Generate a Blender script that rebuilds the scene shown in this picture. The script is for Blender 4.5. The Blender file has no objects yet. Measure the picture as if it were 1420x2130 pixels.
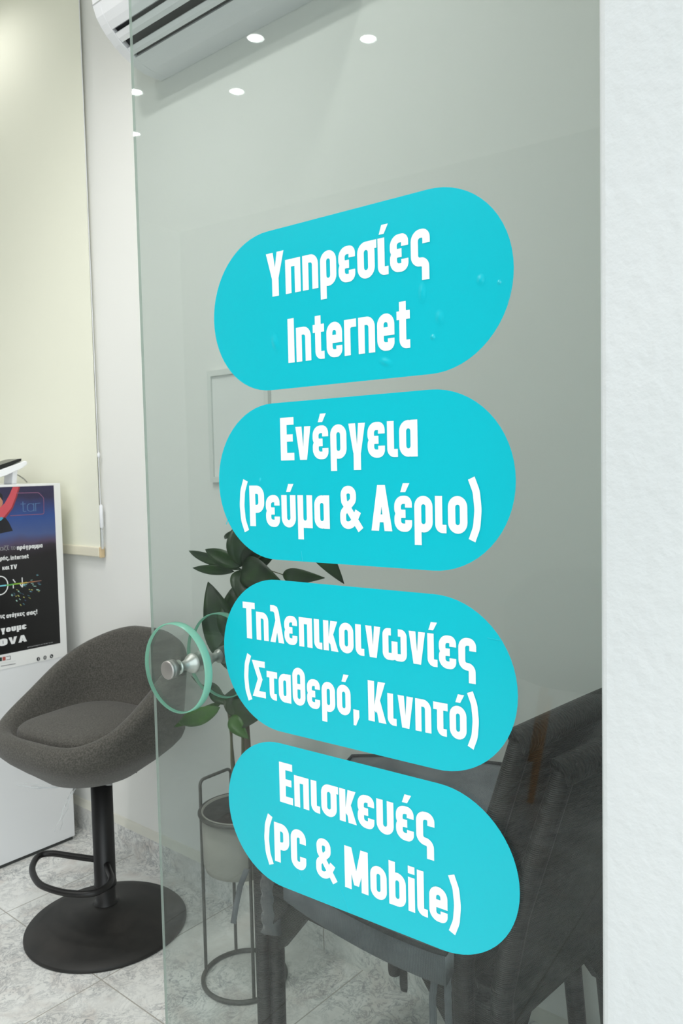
import bpy, math, random
from math import sin, cos, pi, radians, atan2, sqrt, hypot
from mathutils import Vector, Matrix

random.seed(7)
SC = bpy.context.scene
COL = SC.collection

# ------------------------------------------------------------------ camera
F_PX, PITCH, ROLL, YAW, EYE = 1656.0, radians(3.272), radians(1.274), radians(49.56), 1.30
fw = Vector((sin(YAW) * cos(PITCH), cos(YAW) * cos(PITCH), -sin(PITCH)))
rt = Vector((cos(YAW), -sin(YAW), 0.0))
dn = fw.cross(rt)
rt2 = rt * cos(ROLL) + dn * sin(ROLL)
dn2 = dn * cos(ROLL) - rt * sin(ROLL)
cam_data = bpy.data.cameras.new('camera')
cam_data.sensor_fit = 'HORIZONTAL'
cam_data.sensor_width = 24.0
cam_data.lens = F_PX / 1420.0 * 24.0
cam_data.clip_start = 0.02
cam_data.dof.use_dof = True
cam_data.dof.focus_distance = 1.10
cam_data.dof.aperture_fstop = 15.0
cam = bpy.data.objects.new('camera', cam_data)
COL.objects.link(cam)
m = Matrix.Identity(4)
for i in range(3):
    m[i][0] = rt2[i]; m[i][1] = -dn2[i]; m[i][2] = -fw[i]
m.translation = Vector((0, 0, EYE))
cam.matrix_world = m
SC.camera = cam

# ------------------------------------------------------------------ light and exposure
SC.view_settings.view_transform = 'Standard'
SC.view_settings.look = 'None'
SC.view_settings.gamma = 1.0
SC.view_settings.use_curve_mapping = False
SC.view_settings.exposure = 0.34
SC.cycles.use_denoising = True
SC.cycles.max_bounces = 14
SC.cycles.diffuse_bounces = 6
SC.cycles.transparent_max_bounces = 24
SC.cycles.sample_clamp_indirect = 6.0
world = bpy.data.worlds.new('sky')
SC.world = world
world.use_nodes = True
bg = world.node_tree.nodes['Background']
bg.inputs[0].default_value = (0.90, 0.97, 1.0, 1.0)
SKY = 2.25
bg.inputs[1].default_value = SKY
# daylight enters through the open shop front: a portal over the opening guides it
pl = bpy.data.lights.new('daylight_portal', 'AREA')
pl.shape = 'RECTANGLE'; pl.size = 3.3; pl.size_y = 2.75; pl.energy = 1.0
pl.cycles.is_portal = True
po = bpy.data.objects.new('daylight_portal', pl)
COL.objects.link(po)
po.location = (-0.95, -0.26, 1.375)
po.rotation_euler = (radians(90), 0, 0)
LAMP_W = 30.0       # each ceiling downlight

# ------------------------------------------------------------------ node materials
def lin(c):
    c = c / 255.0
    return c / 12.92 if c <= 0.04045 else ((c + 0.055) / 1.055) ** 2.4
def rgb(r, g, b):
    return (lin(r), lin(g), lin(b), 1.0)

def new_mat(name):
    mt = bpy.data.materials.new(name); mt.use_nodes = True
    nt = mt.node_tree
    for nd in list(nt.nodes): nt.nodes.remove(nd)
    out = nt.nodes.new('ShaderNodeOutputMaterial')
    return mt, nt, out

def principled(name, color, rough=0.5, metal=0.0, bump=None, spec=0.5, var=None, coat=0.0, sheen=0.0, emit=None, trans=0.0):
    """color; bump=(scale, strength, distance); var=(scale, second colour, low, high)"""
    mt, nt, out = new_mat(name)
    b = nt.nodes.new('ShaderNodeBsdfPrincipled')
    b.inputs['Base Color'].default_value = color
    b.inputs['Roughness'].default_value = rough
    b.inputs['Metallic'].default_value = metal
    b.inputs['Specular IOR Level'].default_value = spec
    b.inputs['Coat Weight'].default_value = coat
    b.inputs['Sheen Weight'].default_value = sheen
    nt.links.new(b.outputs[0], out.inputs[0])
    tc = nt.nodes.new('ShaderNodeTexCoord')
    if var:
        n = nt.nodes.new('ShaderNodeTexNoise'); n.inputs['Scale'].default_value = var[0]; n.inputs['Detail'].default_value = 5
        nt.links.new(tc.outputs['Object'], n.inputs['Vector'])
        r = nt.nodes.new('ShaderNodeValToRGB')
        r.color_ramp.elements[0].position = var[2]; r.color_ramp.elements[0].color = color
        r.color_ramp.elements[1].position = var[3]; r.color_ramp.elements[1].color = var[1]
        nt.links.new(n.outputs['Fac'], r.inputs[0]); nt.links.new(r.outputs[0], b.inputs['Base Color'])
    if bump:
        n = nt.nodes.new('ShaderNodeTexNoise'); n.inputs['Scale'].default_value = bump[0]; n.inputs['Detail'].default_value = 4
        nt.links.new(tc.outputs['Object'], n.inputs['Vector'])
        bp = nt.nodes.new('ShaderNodeBump'); bp.inputs['Strength'].default_value = bump[1]; bp.inputs['Distance'].default_value = bump[2]
        nt.links.new(n.outputs['Fac'], bp.inputs['Height']); nt.links.new(bp.outputs[0], b.inputs['Normal'])
    if emit:
        b.inputs['Emission Color'].default_value = emit[0]; b.inputs['Emission Strength'].default_value = emit[1]
    return mt

def glass_sheet(name, tint, ior=1.5, haze=0.0, haze_color=(1, 1, 1, 1)):
    """a face of clear glass: tinted see-through with a mirror reflection by angle"""
    mt, nt, out = new_mat(name)
    t = nt.nodes.new('ShaderNodeBsdfTransparent'); t.inputs[0].default_value = tint
    g = nt.nodes.new('ShaderNodeBsdfGlossy'); g.inputs['Roughness'].default_value = 0.0; g.inputs[0].default_value = (1, 1, 1, 1)
    # reflection by viewing angle, the same for both faces of the sheet
    ge = nt.nodes.new('ShaderNodeNewGeometry')
    dt = nt.nodes.new('ShaderNodeVectorMath'); dt.operation = 'DOT_PRODUCT'
    nt.links.new(ge.outputs['Incoming'], dt.inputs[0]); nt.links.new(ge.outputs['Normal'], dt.inputs[1])
    ab = nt.nodes.new('ShaderNodeMath'); ab.operation = 'ABSOLUTE'; nt.links.new(dt.outputs['Value'], ab.inputs[0])
    om = nt.nodes.new('ShaderNodeMath'); om.operation = 'SUBTRACT'; om.use_clamp = True; om.inputs[0].default_value = 1.0
    nt.links.new(ab.outputs[0], om.inputs[1])
    pw = nt.nodes.new('ShaderNodeMath'); pw.operation = 'POWER'; pw.inputs[1].default_value = 5.0; nt.links.new(om.outputs[0], pw.inputs[0])
    f0 = ((ior - 1) / (ior + 1)) ** 2
    fr = nt.nodes.new('ShaderNodeMath'); fr.operation = 'MULTIPLY_ADD'; fr.inputs[1].default_value = 1 - f0; fr.inputs[2].default_value = f0
    nt.links.new(pw.outputs[0], fr.inputs[0])
    mx = nt.nodes.new('ShaderNodeMixShader')
    nt.links.new(fr.outputs[0], mx.inputs[0]); nt.links.new(t.outputs[0], mx.inputs[1]); nt.links.new(g.outputs[0], mx.inputs[2])
    last = mx
    if haze > 0:
        d = nt.nodes.new('ShaderNodeBsdfDiffuse'); d.inputs[0].default_value = haze_color
        m2 = nt.nodes.new('ShaderNodeMixShader')
        tc = nt.nodes.new('ShaderNodeTexCoord')
        nz = nt.nodes.new('ShaderNodeTexNoise'); nz.inputs['Scale'].default_value = 9; nz.inputs['Detail'].default_value = 6
        nt.links.new(tc.outputs['Object'], nz.inputs['Vector'])
        mr = nt.nodes.new('ShaderNodeMapRange'); mr.inputs[1].default_value = .35; mr.inputs[2].default_value = .75
        mr.inputs[3].default_value = haze * .3; mr.inputs[4].default_value = haze
        nt.links.new(nz.outputs['Fac'], mr.inputs[0]); nt.links.new(mr.outputs[0], m2.inputs[0])
        nt.links.new(mx.outputs[0], m2.inputs[1]); nt.links.new(d.outputs[0], m2.inputs[2])
        last = m2
    nt.links.new(last.outputs[0], out.inputs[0])
    return mt

def glass_rim(name, color, see=0.45):
    """polished cut edge of thick glass: green light scattered out of the edge"""
    mt, nt, out = new_mat(name)
    d = nt.nodes.new('ShaderNodeBsdfPrincipled'); d.inputs['Base Color'].default_value = color; d.inputs['Roughness'].default_value = .12
    tr = nt.nodes.new('ShaderNodeBsdfTranslucent'); tr.inputs[0].default_value = color
    t = nt.nodes.new('ShaderNodeBsdfTransparent'); t.inputs[0].default_value = color
    m1 = nt.nodes.new('ShaderNodeMixShader'); m1.inputs[0].default_value = .4
    m2 = nt.nodes.new('ShaderNodeMixShader'); m2.inputs[0].default_value = see
    nt.links.new(d.outputs[0], m1.inputs[1]); nt.links.new(tr.outputs[0], m1.inputs[2])
    nt.links.new(m1.outputs[0], m2.inputs[1]); nt.links.new(t.outputs[0], m2.inputs[2])
    nt.links.new(m2.outputs[0], out.inputs[0])
    return mt

def film_mat(name, alpha, rough=.15):
    mt, nt, out = new_mat(name)
    t = nt.nodes.new('ShaderNodeBsdfTransparent'); t.inputs[0].default_value = (.93, .95, .96, 1)
    g = nt.nodes.new('ShaderNodeBsdfPrincipled'); g.inputs['Base Color'].default_value = (.8, .82, .82, 1); g.inputs['Roughness'].default_value = rough
    mx = nt.nodes.new('ShaderNodeMixShader'); mx.inputs[0].default_value = alpha
    nt.links.new(t.outputs[0], mx.inputs[1]); nt.links.new(g.outputs[0], mx.inputs[2]); nt.links.new(mx.outputs[0], out.inputs[0])
    return mt

def wave_mat(name, c1, c2, scale, direction='Z', rough=.45, dist=.002, strength=.7, distort=1.0, spec=.5):
    """woven strands or ribbed cloth"""
    mt, nt, out = new_mat(name)
    b = nt.nodes.new('ShaderNodeBsdfPrincipled'); b.inputs['Roughness'].default_value = rough
    b.inputs['Specular IOR Level'].default_value = spec
    tc = nt.nodes.new('ShaderNodeTexCoord')
    w = nt.nodes.new('ShaderNodeTexWave'); w.bands_direction = direction
    w.inputs['Scale'].default_value = scale; w.inputs['Distortion'].default_value = distort; w.inputs['Detail'].default_value = 2
    nt.links.new(tc.outputs['Object'], w.inputs['Vector'])
    nz = nt.nodes.new('ShaderNodeTexNoise'); nz.inputs['Scale'].default_value = 14; nz.inputs['Detail'].default_value = 4
    nt.links.new(tc.outputs['Object'], nz.inputs['Vector'])
    mixf = nt.nodes.new('ShaderNodeMath'); mixf.operation = 'MULTIPLY'
    nt.links.new(w.outputs['Fac'], mixf.inputs[0]); nt.links.new(nz.outputs['Fac'], mixf.inputs[1])
    r = nt.nodes.new('ShaderNodeValToRGB')
    r.color_ramp.elements[0].color = c1; r.color_ramp.elements[1].color = c2
    r.color_ramp.elements[0].position = .05; r.color_ramp.elements[1].position = .6
    nt.links.new(mixf.outputs[0], r.inputs[0]); nt.links.new(r.outputs[0], b.inputs['Base Color'])
    bp = nt.nodes.new('ShaderNodeBump'); bp.inputs['Strength'].default_value = strength; bp.inputs['Distance'].default_value = dist
    nt.links.new(w.outputs['Fac'], bp.inputs['Height']); nt.links.new(bp.outputs[0], b.inputs['Normal'])
    nt.links.new(b.outputs[0], out.inputs[0])
    return mt

def marble_mat(name, tile=None, origin=(0, 0)):
    mt, nt, out = new_mat(name)
    b = nt.nodes.new('ShaderNodeBsdfPrincipled'); b.inputs['Roughness'].default_value = .32
    tc = nt.nodes.new('ShaderNodeTexCoord')
    def noise(scale, detail, rough, distort, off):
        mp = nt.nodes.new('ShaderNodeMapping'); mp.inputs['Location'].default_value = off
        nt.links.new(tc.outputs['Object'], mp.inputs[0])
        n = nt.nodes.new('ShaderNodeTexNoise'); n.inputs['Scale'].default_value = scale; n.inputs['Detail'].default_value = detail
        n.inputs['Roughness'].default_value = rough; n.inputs['Distortion'].default_value = distort
        nt.links.new(mp.outputs[0], n.inputs['Vector'])
        return n.outputs['Fac']
    def ramp(src, stops):
        r = nt.nodes.new('ShaderNodeValToRGB')
        while len(r.color_ramp.elements) < len(stops): r.color_ramp.elements.new(.5)
        for e, (p, c) in zip(r.color_ramp.elements, stops): e.position = p; e.color = c
        nt.links.new(src, r.inputs[0]); return r.outputs[0]
    def mix(fac, a, c, mode='MIX'):
        x = nt.nodes.new('ShaderNodeMix'); x.data_type = 'RGBA'; x.blend_type = mode
        if isinstance(fac, float): x.inputs[0].default_value = fac
        else: nt.links.new(fac, x.inputs[0])
        for k, v in ((6, a), (7, c)):
            if isinstance(v, tuple): x.inputs[k].default_value = v
            else: nt.links.new(v, x.inputs[k])
        return x.outputs[2]
    base = ramp(noise(5, 6, .6, .6, (3, 1, 0)), [(.3, rgb(212, 210, 205)), (.5, rgb(232, 232, 228)), (.7, rgb(242, 242, 239))])
    pink = ramp(noise(7, 4, .55, 1.2, (9, 4, 2)), [(.52, (0, 0, 0, 1)), (.72, (.55, .55, .55, 1))])
    base = mix(pink, base, rgb(200, 188, 180))
    vein = ramp(noise(17, 10, .78, .9, (1, 7, 5)), [(.465, (0, 0, 0, 1)), (.505, (.62, .62, .62, 1)), (.54, (0, 0, 0, 1))])
    mask = ramp(noise(4.5, 3, .5, .4, (2, 2, 8)), [(.34, (0, 0, 0, 1)), (.56, (1, 1, 1, 1))])
    vm = nt.nodes.new('ShaderNodeMath'); vm.operation = 'MULTIPLY'
    nt.links.new(vein, vm.inputs[0]); nt.links.new(mask, vm.inputs[1])
    base = mix(vm.outputs[0], base, rgb(112, 116, 122))
    speck = ramp(noise(48, 8, .75, 1.2, (5, 5, 5)), [(.54, (0, 0, 0, 1)), (.66, (.85, .85, .85, 1))])
    sm = nt.nodes.new('ShaderNodeMath'); sm.operation = 'MULTIPLY'
    nt.links.new(speck, sm.inputs[0]); nt.links.new(mask, sm.inputs[1])
    base = mix(sm.outputs[0], base, rgb(120, 124, 128))
    if tile:
        sep = nt.nodes.new('ShaderNodeSeparateXYZ'); nt.links.new(tc.outputs['Object'], sep.inputs[0])
        dists = []
        for k in (0, 1):
            a = nt.nodes.new('ShaderNodeMath'); a.operation = 'SUBTRACT'; a.inputs[1].default_value = origin[k] - tile / 2
            nt.links.new(sep.outputs[k], a.inputs[0])
            p = nt.nodes.new('ShaderNodeMath'); p.operation = 'FLOORED_MODULO'; p.inputs[1].default_value = tile
            nt.links.new(a.outputs[0], p.inputs[0])
            s = nt.nodes.new('ShaderNodeMath'); s.operation = 'SUBTRACT'; s.inputs[1].default_value = tile / 2
            nt.links.new(p.outputs[0], s.inputs[0])
            ab = nt.nodes.new('ShaderNodeMath'); ab.operation = 'ABSOLUTE'; nt.links.new(s.outputs[0], ab.inputs[0])
            dists.append(ab.outputs[0])
        mn = nt.nodes.new('ShaderNodeMath'); mn.operation = 'MINIMUM'
        nt.links.new(dists[0], mn.inputs[0]); nt.links.new(dists[1], mn.inputs[1])
        lt = nt.nodes.new('ShaderNodeMath'); lt.operation = 'LESS_THAN'; lt.inputs[1].default_value = .0016
        nt.links.new(mn.outputs[0], lt.inputs[0])
        base = mix(lt.outputs[0], base, rgb(168, 164, 155))
    nt.links.new(base, b.inputs['Base Color'])
    nt.links.new(b.outputs[0], out.inputs[0])
    return mt

M_WALL = principled('white_wall_paint', rgb(236, 236, 232), .85, bump=(120, .12, .001))
M_WALLDIM = principled('reflection_dimming_grey', rgb(124, 126, 125), .85)
M_CEIL = principled('white_ceiling_paint', rgb(238, 238, 234), .9)
M_PLASTER = principled('white_plaster', rgb(214, 216, 216), .8, bump=(70, .5, .003), var=(3, rgb(208, 211, 211), .4, .7))
M_FLOOR = marble_mat('marble_floor_tile', .5, (1.083, 1.766))
M_BASEB = marble_mat('marble_skirting', .5, (1.0, 1.90))
M_LEDGE = principled('cream_ledge', rgb(222, 221, 210), .6)
M_PAVE = principled('grey_pavement', rgb(170, 168, 162), .9, bump=(30, .3, .004))
M_GLASS = glass_sheet('door_glass', (.805, .842, .830, 1), ior=1.43, haze=.003, haze_color=(.9, .95, .93, 1))
M_GEDGE = glass_rim('door_glass_edge', rgb(196, 208, 200), .35)
def clear_glass(name, color):
    mt, nt, out = new_mat(name)
    g = nt.nodes.new('ShaderNodeBsdfGlass'); g.inputs['Color'].default_value = color; g.inputs['Roughness'].default_value = 0; g.inputs['IOR'].default_value = 1.5
    nt.links.new(g.outputs[0], out.inputs[0]); return mt
M_DISC = clear_glass('clear_disc_glass', (.95, .985, .97, 1))
M_RIM = glass_rim('teal_disc_rim', rgb(150, 214, 190), .1)
M_CAP = principled('satin_steel_cap', (.40, .385, .37, 1), .5, 1.0)
M_STEEL = principled('brushed_steel', (.60, .585, .57, 1), .38, 1.0)
M_CYAN = principled('teal_vinyl', rgb(0, 194, 210), .30, spec=.5)
M_VINYLW = principled('white_vinyl', rgb(250, 250, 250), .45)
M_BLIND = principled('cream_blind_fabric', rgb(240, 240, 224), .9, bump=(300, .08, .0005))
M_HEM = principled('blind_hem_bar', rgb(232, 226, 206), .7)
M_HEMCAP = principled('tan_hem_cap', rgb(214, 190, 150), .6)
M_CHAINP = film_mat('clear_plastic_chain', .5)
M_WPLASTIC = principled('white_plastic', rgb(240, 241, 244), .35)
M_WPLASTIC2 = principled('white_plastic_shell', rgb(236, 237, 240), .4)
M_SEAM = principled('grey_seam', rgb(188, 189, 190), .7)
M_DARKSLOT = principled('black_air_slot', rgb(12, 14, 22), .6)
M_COUNTER = principled('white_laminate', rgb(232, 233, 234), .3)
M_GAPSHADE = principled('gap_shadow_dark', rgb(60, 62, 60), .6)
M_SHEET = principled('white_poster_paper', rgb(238, 238, 236), .5)
M_STOOLF = principled('grey_wool_fabric', rgb(64, 62, 57), .95, bump=(420, .6, .0012), var=(260, rgb(90, 87, 81), .38, .66), sheen=.15)
M_BLACKM = principled('matt_black_metal', rgb(34, 33, 33), .42, .3, bump=(300, .08, .0004))
M_BASEM = principled('scuffed_black_base', rgb(36, 35, 33), .55, .15, var=(9, rgb(52, 49, 46), .45, .75))
M_FILM = film_mat('clear_plastic_film', .42)
M_STRAND = film_mat('pale_film_strand', .6, .3)
M_WICKER = wave_mat('black_wicker', rgb(5, 4, 4), rgb(32, 28, 26), 95, 'Z', .42, .003, .9, 3)
M_WICKERX = wave_mat('black_wicker_rail', rgb(7, 6, 6), rgb(46, 40, 36), 60, 'X', .45, .003, .9, 6)
M_WRAP = principled('grey_plastic_wrap', rgb(66, 68, 73), .16, bump=(38, .9, .004), coat=.8)
M_CUSH = wave_mat('dark_grey_ribbed_cloth', rgb(88, 91, 95), rgb(152, 156, 162), 190, 'Y', .9, .0012, .6, .6, .2)
M_PIPE = principled('dark_grey_piping', rgb(48, 50, 52), .9)
M_POT = principled('grey_enamel_pot', rgb(158, 156, 148), .5, var=(5, rgb(146, 145, 138), .4, .7))
M_POTIN = principled('dark_pot_inside', rgb(74, 74, 72), .8)
M_WIRE = principled('grey_metal_wire', rgb(84, 84, 80), .45, .4)
M_SOIL = principled('dark_potting_soil', rgb(42, 36, 32), .95, bump=(60, .8, .006))
M_LEAF = principled('dark_green_leaf', rgb(26, 44, 24), .4, var=(12, rgb(44, 74, 30), .4, .7))
M_LEAF2 = principled('mid_green_leaf', rgb(40, 84, 22), .4, var=(14, rgb(64, 112, 34), .4, .7))
M_STEM = principled('brown_green_stem', rgb(92, 92, 62), .7, bump=(80, .5, .002))
M_TRUNK = principled('brown_trunk', rgb(96, 84, 68), .8, bump=(60, .7, .003))
M_WOOD = principled('light_beech_wood', rgb(196, 150, 104), .5)
M_TUB = principled('grey_tub_upholstery', rgb(58, 61, 64), .9)
M_LAMP = principled('downlight_diffuser', rgb(255, 255, 255), .5, emit=((1, 1, .97, 1), 18.0))
M_SCREEN = principled('dark_screen', rgb(20, 24, 22), .2)
M_GREYC = principled('grey_cable', rgb(150, 150, 140), .6)
M_TXT = principled('white_print', rgb(236, 236, 236), .6)
M_TXTG = principled('grey_print', rgb(150, 150, 152), .6)
M_FRAMEP = principled('pale_frame', rgb(226, 228, 224), .6)
M_FRAMEI = principled('pale_picture', rgb(234, 235, 232), .7)

def poster_mat():
    mt, nt, out = new_mat('dark_poster_print')
    b = nt.nodes.new('ShaderNodeBsdfPrincipled'); b.inputs['Roughness'].default_value = .35
    tc = nt.nodes.new('ShaderNodeTexCoord'); sp = nt.nodes.new('ShaderNodeSeparateXYZ')
    nt.links.new(tc.outputs['Object'], sp.inputs[0])
    nz = nt.nodes.new('ShaderNodeTexNoise'); nz.inputs['Scale'].default_value = 14
    nt.links.new(tc.outputs['Object'], nz.inputs['Vector'])
    ad = nt.nodes.new('ShaderNodeMath'); ad.operation = 'MULTIPLY_ADD'; ad.inputs[1].default_value = .03
    nt.links.new(nz.outputs['Fac'], ad.inputs[0]); nt.links.new(sp.outputs[1], ad.inputs[2])
    mr = nt.nodes.new('ShaderNodeMapRange'); mr.inputs[1].default_value = .27; mr.inputs[2].default_value = .575
    nt.links.new(ad.outputs[0], mr.inputs[0])
    r = nt.nodes.new('ShaderNodeValToRGB')
    st = [(0, rgb(14, 14, 15)), (.36, rgb(22, 19, 22)), (.45, rgb(44, 36, 48)), (.5, rgb(78, 66, 92)), (.60, rgb(70, 88, 138)), (.78, rgb(44, 76, 142)), (.93, rgb(48, 58, 110)), (1, rgb(46, 42, 74))]
    while len(r.color_ramp.elements) < len(st): r.color_ramp.elements.new(.5)
    for e, (p, c) in zip(r.color_ramp.elements, st): e.position = p; e.color = c
    nt.links.new(mr.outputs[0], r.inputs[0]); nt.links.new(r.outputs[0], b.inputs['Base Color'])
    nt.links.new(b.outputs[0], out.inputs[0])
    return mt
M_PRINT = poster_mat()

# ------------------------------------------------------------------ mesh helpers
class MB:
    def __init__(s): s.v = []; s.f = []; s.mi = []; s.smooth = []
    def add(s, vs, fs, mi=0, smooth=False):
        o = len(s.v); s.v += [tuple(p) for p in vs]
        for f in fs: s.f.append([i + o for i in f]); s.mi.append(mi); s.smooth.append(smooth)
    def box(s, a, b, mi=0):
        x0, y0, z0 = a; x1, y1, z1 = b
        s.add([(x0, y0, z0), (x1, y0, z0), (x1, y1, z0), (x0, y1, z0), (x0, y0, z1), (x1, y0, z1), (x1, y1, z1), (x0, y1, z1)],
              [(0, 3, 2, 1), (4, 5, 6, 7), (0, 1, 5, 4), (1, 2, 6, 5), (2, 3, 7, 6), (3, 0, 4, 7)], mi)
    def prism(s, poly, h0, h1, frame=None, mi=0, caps=True, smooth=False):
        """poly of (a, b); frame(a, b, h) -> point"""
        fr = frame or (lambda a, b, h: (a, b, h))
        n = len(poly)
        vs = [fr(a, b, h0) for a, b in poly] + [fr(a, b, h1) for a, b in poly]
        s.add(vs, [(i, (i + 1) % n, n + (i + 1) % n, n + i) for i in range(n)], mi, smooth)
        if caps:
            s.add([fr(a, b, h0) for a, b in poly], [tuple(range(n))[::-1]], mi)
            s.add([fr(a, b, h1) for a, b in poly], [tuple(range(n))], mi)
    def tube(s, pts, r, seg=12, closed=False, mi=0, caps=True):
        pts = [Vector(p) for p in pts]; n = len(pts)
        rs = r if isinstance(r, (list, tuple)) else [r] * n
        up = None; rings = []
        for i in range(n):
            if closed: t = pts[(i + 1) % n] - pts[i - 1]
            else: t = pts[min(i + 1, n - 1)] - pts[max(i - 1, 0)]
            if t.length < 1e-9: t = Vector((0, 0, 1))
            t.normalize()
            if up is None:
                up = Vector((0, 0, 1)) if abs(t.z) < .9 else Vector((1, 0, 0))
            a = (up - t * up.dot(t))
            if a.length < 1e-6: a = t.orthogonal()
            a.normalize(); up = a; bq = t.cross(a)
            rings.append([pts[i] + (a * cos(2 * pi * k / seg) + bq * sin(2 * pi * k / seg)) * rs[i] for k in range(seg)])
        vs = [p for rg in rings for p in rg]; fs = []
        for i in range(n if closed else n - 1):
            j = (i + 1) % n
            for k in range(seg):
                l = (k + 1) % seg
                fs.append((i * seg + k, i * seg + l, j * seg + l, j * seg + k))
        s.add(vs, fs, mi, True)
        if not closed and caps:
            s.add(rings[0], [tuple(range(seg))[::-1]], mi); s.add(rings[-1], [tuple(range(seg))], mi)
    def lathe(s, prof, seg=48, c=(0, 0, 0), mi=0, smooth=True):
        vs = []; fs = []; n = len(prof)
        for k in range(seg):
            a = 2 * pi * k / seg
            for r, z in prof: vs.append((c[0] + r * cos(a), c[1] + r * sin(a), c[2] + z))
        for k in range(seg):
            l = (k + 1) % seg
            for i in range(n - 1):
                fs.append((k * n + i, l * n + i, l * n + i + 1, k * n + i + 1))
        s.add(vs, fs, mi, smooth)
    def grid(s, rows, mi=0, smooth=True, closed_u=False):
        n = len(rows[0]); vs = [p for r in rows for p in r]; fs = []
        for i in range(len(rows) - 1):
            for j in range(n if closed_u else n - 1):
                k = (j + 1) % n
                fs.append((i * n + j, i * n + k, (i + 1) * n + k, (i + 1) * n + j))
        s.add(vs, fs, mi, smooth)
    def build(s, name, mats, parent=None, bevel=0.0, merge=False, subsurf=0):
        me = bpy.data.meshes.new(name)
        me.from_pydata(s.v, [], s.f)
        mats = mats if isinstance(mats, (list, tuple)) else [mats]
        for mt in mats: me.materials.append(mt)
        for p, i, sm in zip(me.polygons, s.mi, s.smooth): p.material_index = i; p.use_smooth = sm
        if merge:
            import bmesh
            bm = bmesh.new(); bm.from_mesh(me)
            bmesh.ops.remove_doubles(bm, verts=bm.verts, dist=1e-5)
            bmesh.ops.recalc_face_normals(bm, faces=bm.faces)
            bm.to_mesh(me); bm.free()
        me.update()
        o = bpy.data.objects.new(name, me); COL.objects.link(o)
        if parent: o.parent = parent
        if bevel:
            bv = o.modifiers.new('bevel', 'BEVEL'); bv.width = bevel; bv.segments = 3; bv.limit_method = 'ANGLE'; bv.angle_limit = radians(40)
        if subsurf:
            sb = o.modifiers.new('subdivision', 'SUBSURF'); sb.levels = subsurf; sb.render_levels = subsurf
        return o

def empty(name, loc, rz=0.0):
    o = bpy.data.objects.new(name, None); COL.objects.link(o)
    o.location = loc; o.rotation_euler = (0, 0, rz); o.empty_display_size = .05
    return o
def tag(o, label=None, cat=None, group=None, kind=None):
    if label: o['label'] = label
    if cat: o['category'] = cat
    if group: o['group'] = group
    if kind: o['kind'] = kind
    return o
def struct(o, label=None, cat=None):
    return tag(o, label, cat, None, 'structure')

def fillet(pts, closed=False, seg=6):
    """pts (x, y[, r]) -> polyline with rounded corners"""
    out = []; n = len(pts)
    for i, p in enumerate(pts):
        r = p[2] if len(p) > 2 else 0
        if r <= 0 or (not closed and i in (0, n - 1)):
            out.append((p[0], p[1])); continue
        a = Vector(pts[i - 1][:2]); c = Vector(pts[(i + 1) % n][:2]); b = Vector(p[:2])
        u = (a - b); w = (c - b); lu, lw_ = u.length, w.length
        if lu < 1e-9 or lw_ < 1e-9: out.append((p[0], p[1])); continue
        u /= lu; w /= lw_
        ang = math.acos(max(-1, min(1, u.dot(w))))
        if ang > pi - .02: out.append((p[0], p[1])); continue
        d = min(r / math.tan(ang / 2), lu * .499, lw_ * .499); rr = d * math.tan(ang / 2)
        cen = b + (u + w).normalized() * (rr / sin(ang / 2))
        p0 = b + u * d; p1 = b + w * d
        a0 = atan2(p0.y - cen.y, p0.x - cen.x); a1 = atan2(p1.y - cen.y, p1.x - cen.x)
        da = a1 - a0
        while da > pi: da -= 2 * pi
        while da < -pi: da += 2 * pi
        for k in range(seg + 1):
            t = a0 + da * k / seg; out.append((cen.x + rr * cos(t), cen.y + rr * sin(t)))
    q = [out[0]]
    for p in out[1:]:
        if hypot(p[0] - q[-1][0], p[1] - q[-1][1]) > 1e-6: q.append(p)
    if closed and hypot(q[0][0] - q[-1][0], q[0][1] - q[-1][1]) < 1e-6: q.pop()
    return q

def ribbon(pts, w, closed=False):
    """two offset lines of a flat stroke"""
    n = len(pts); L = []; R = []
    for i in range(n):
        p = Vector(pts[i])
        d0 = (p - Vector(pts[i - 1])) if (closed or i > 0) else None
        d1 = (Vector(pts[(i + 1) % n]) - p) if (closed or i < n - 1) else None
        if d0 is None: d0 = d1
        if d1 is None: d1 = d0
        d0 = d0.normalized(); d1 = d1.normalized()
        n0 = Vector((-d0.y, d0.x)); n1 = Vector((-d1.y, d1.x)); mm = n0 + n1
        if mm.length < .2: mm = n1.copy()
        mm.normalize(); k = w / 2 / max(.35, mm.dot(n1))
        L.append(p + mm * k); R.append(p - mm * k)
    return L, R

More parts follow.
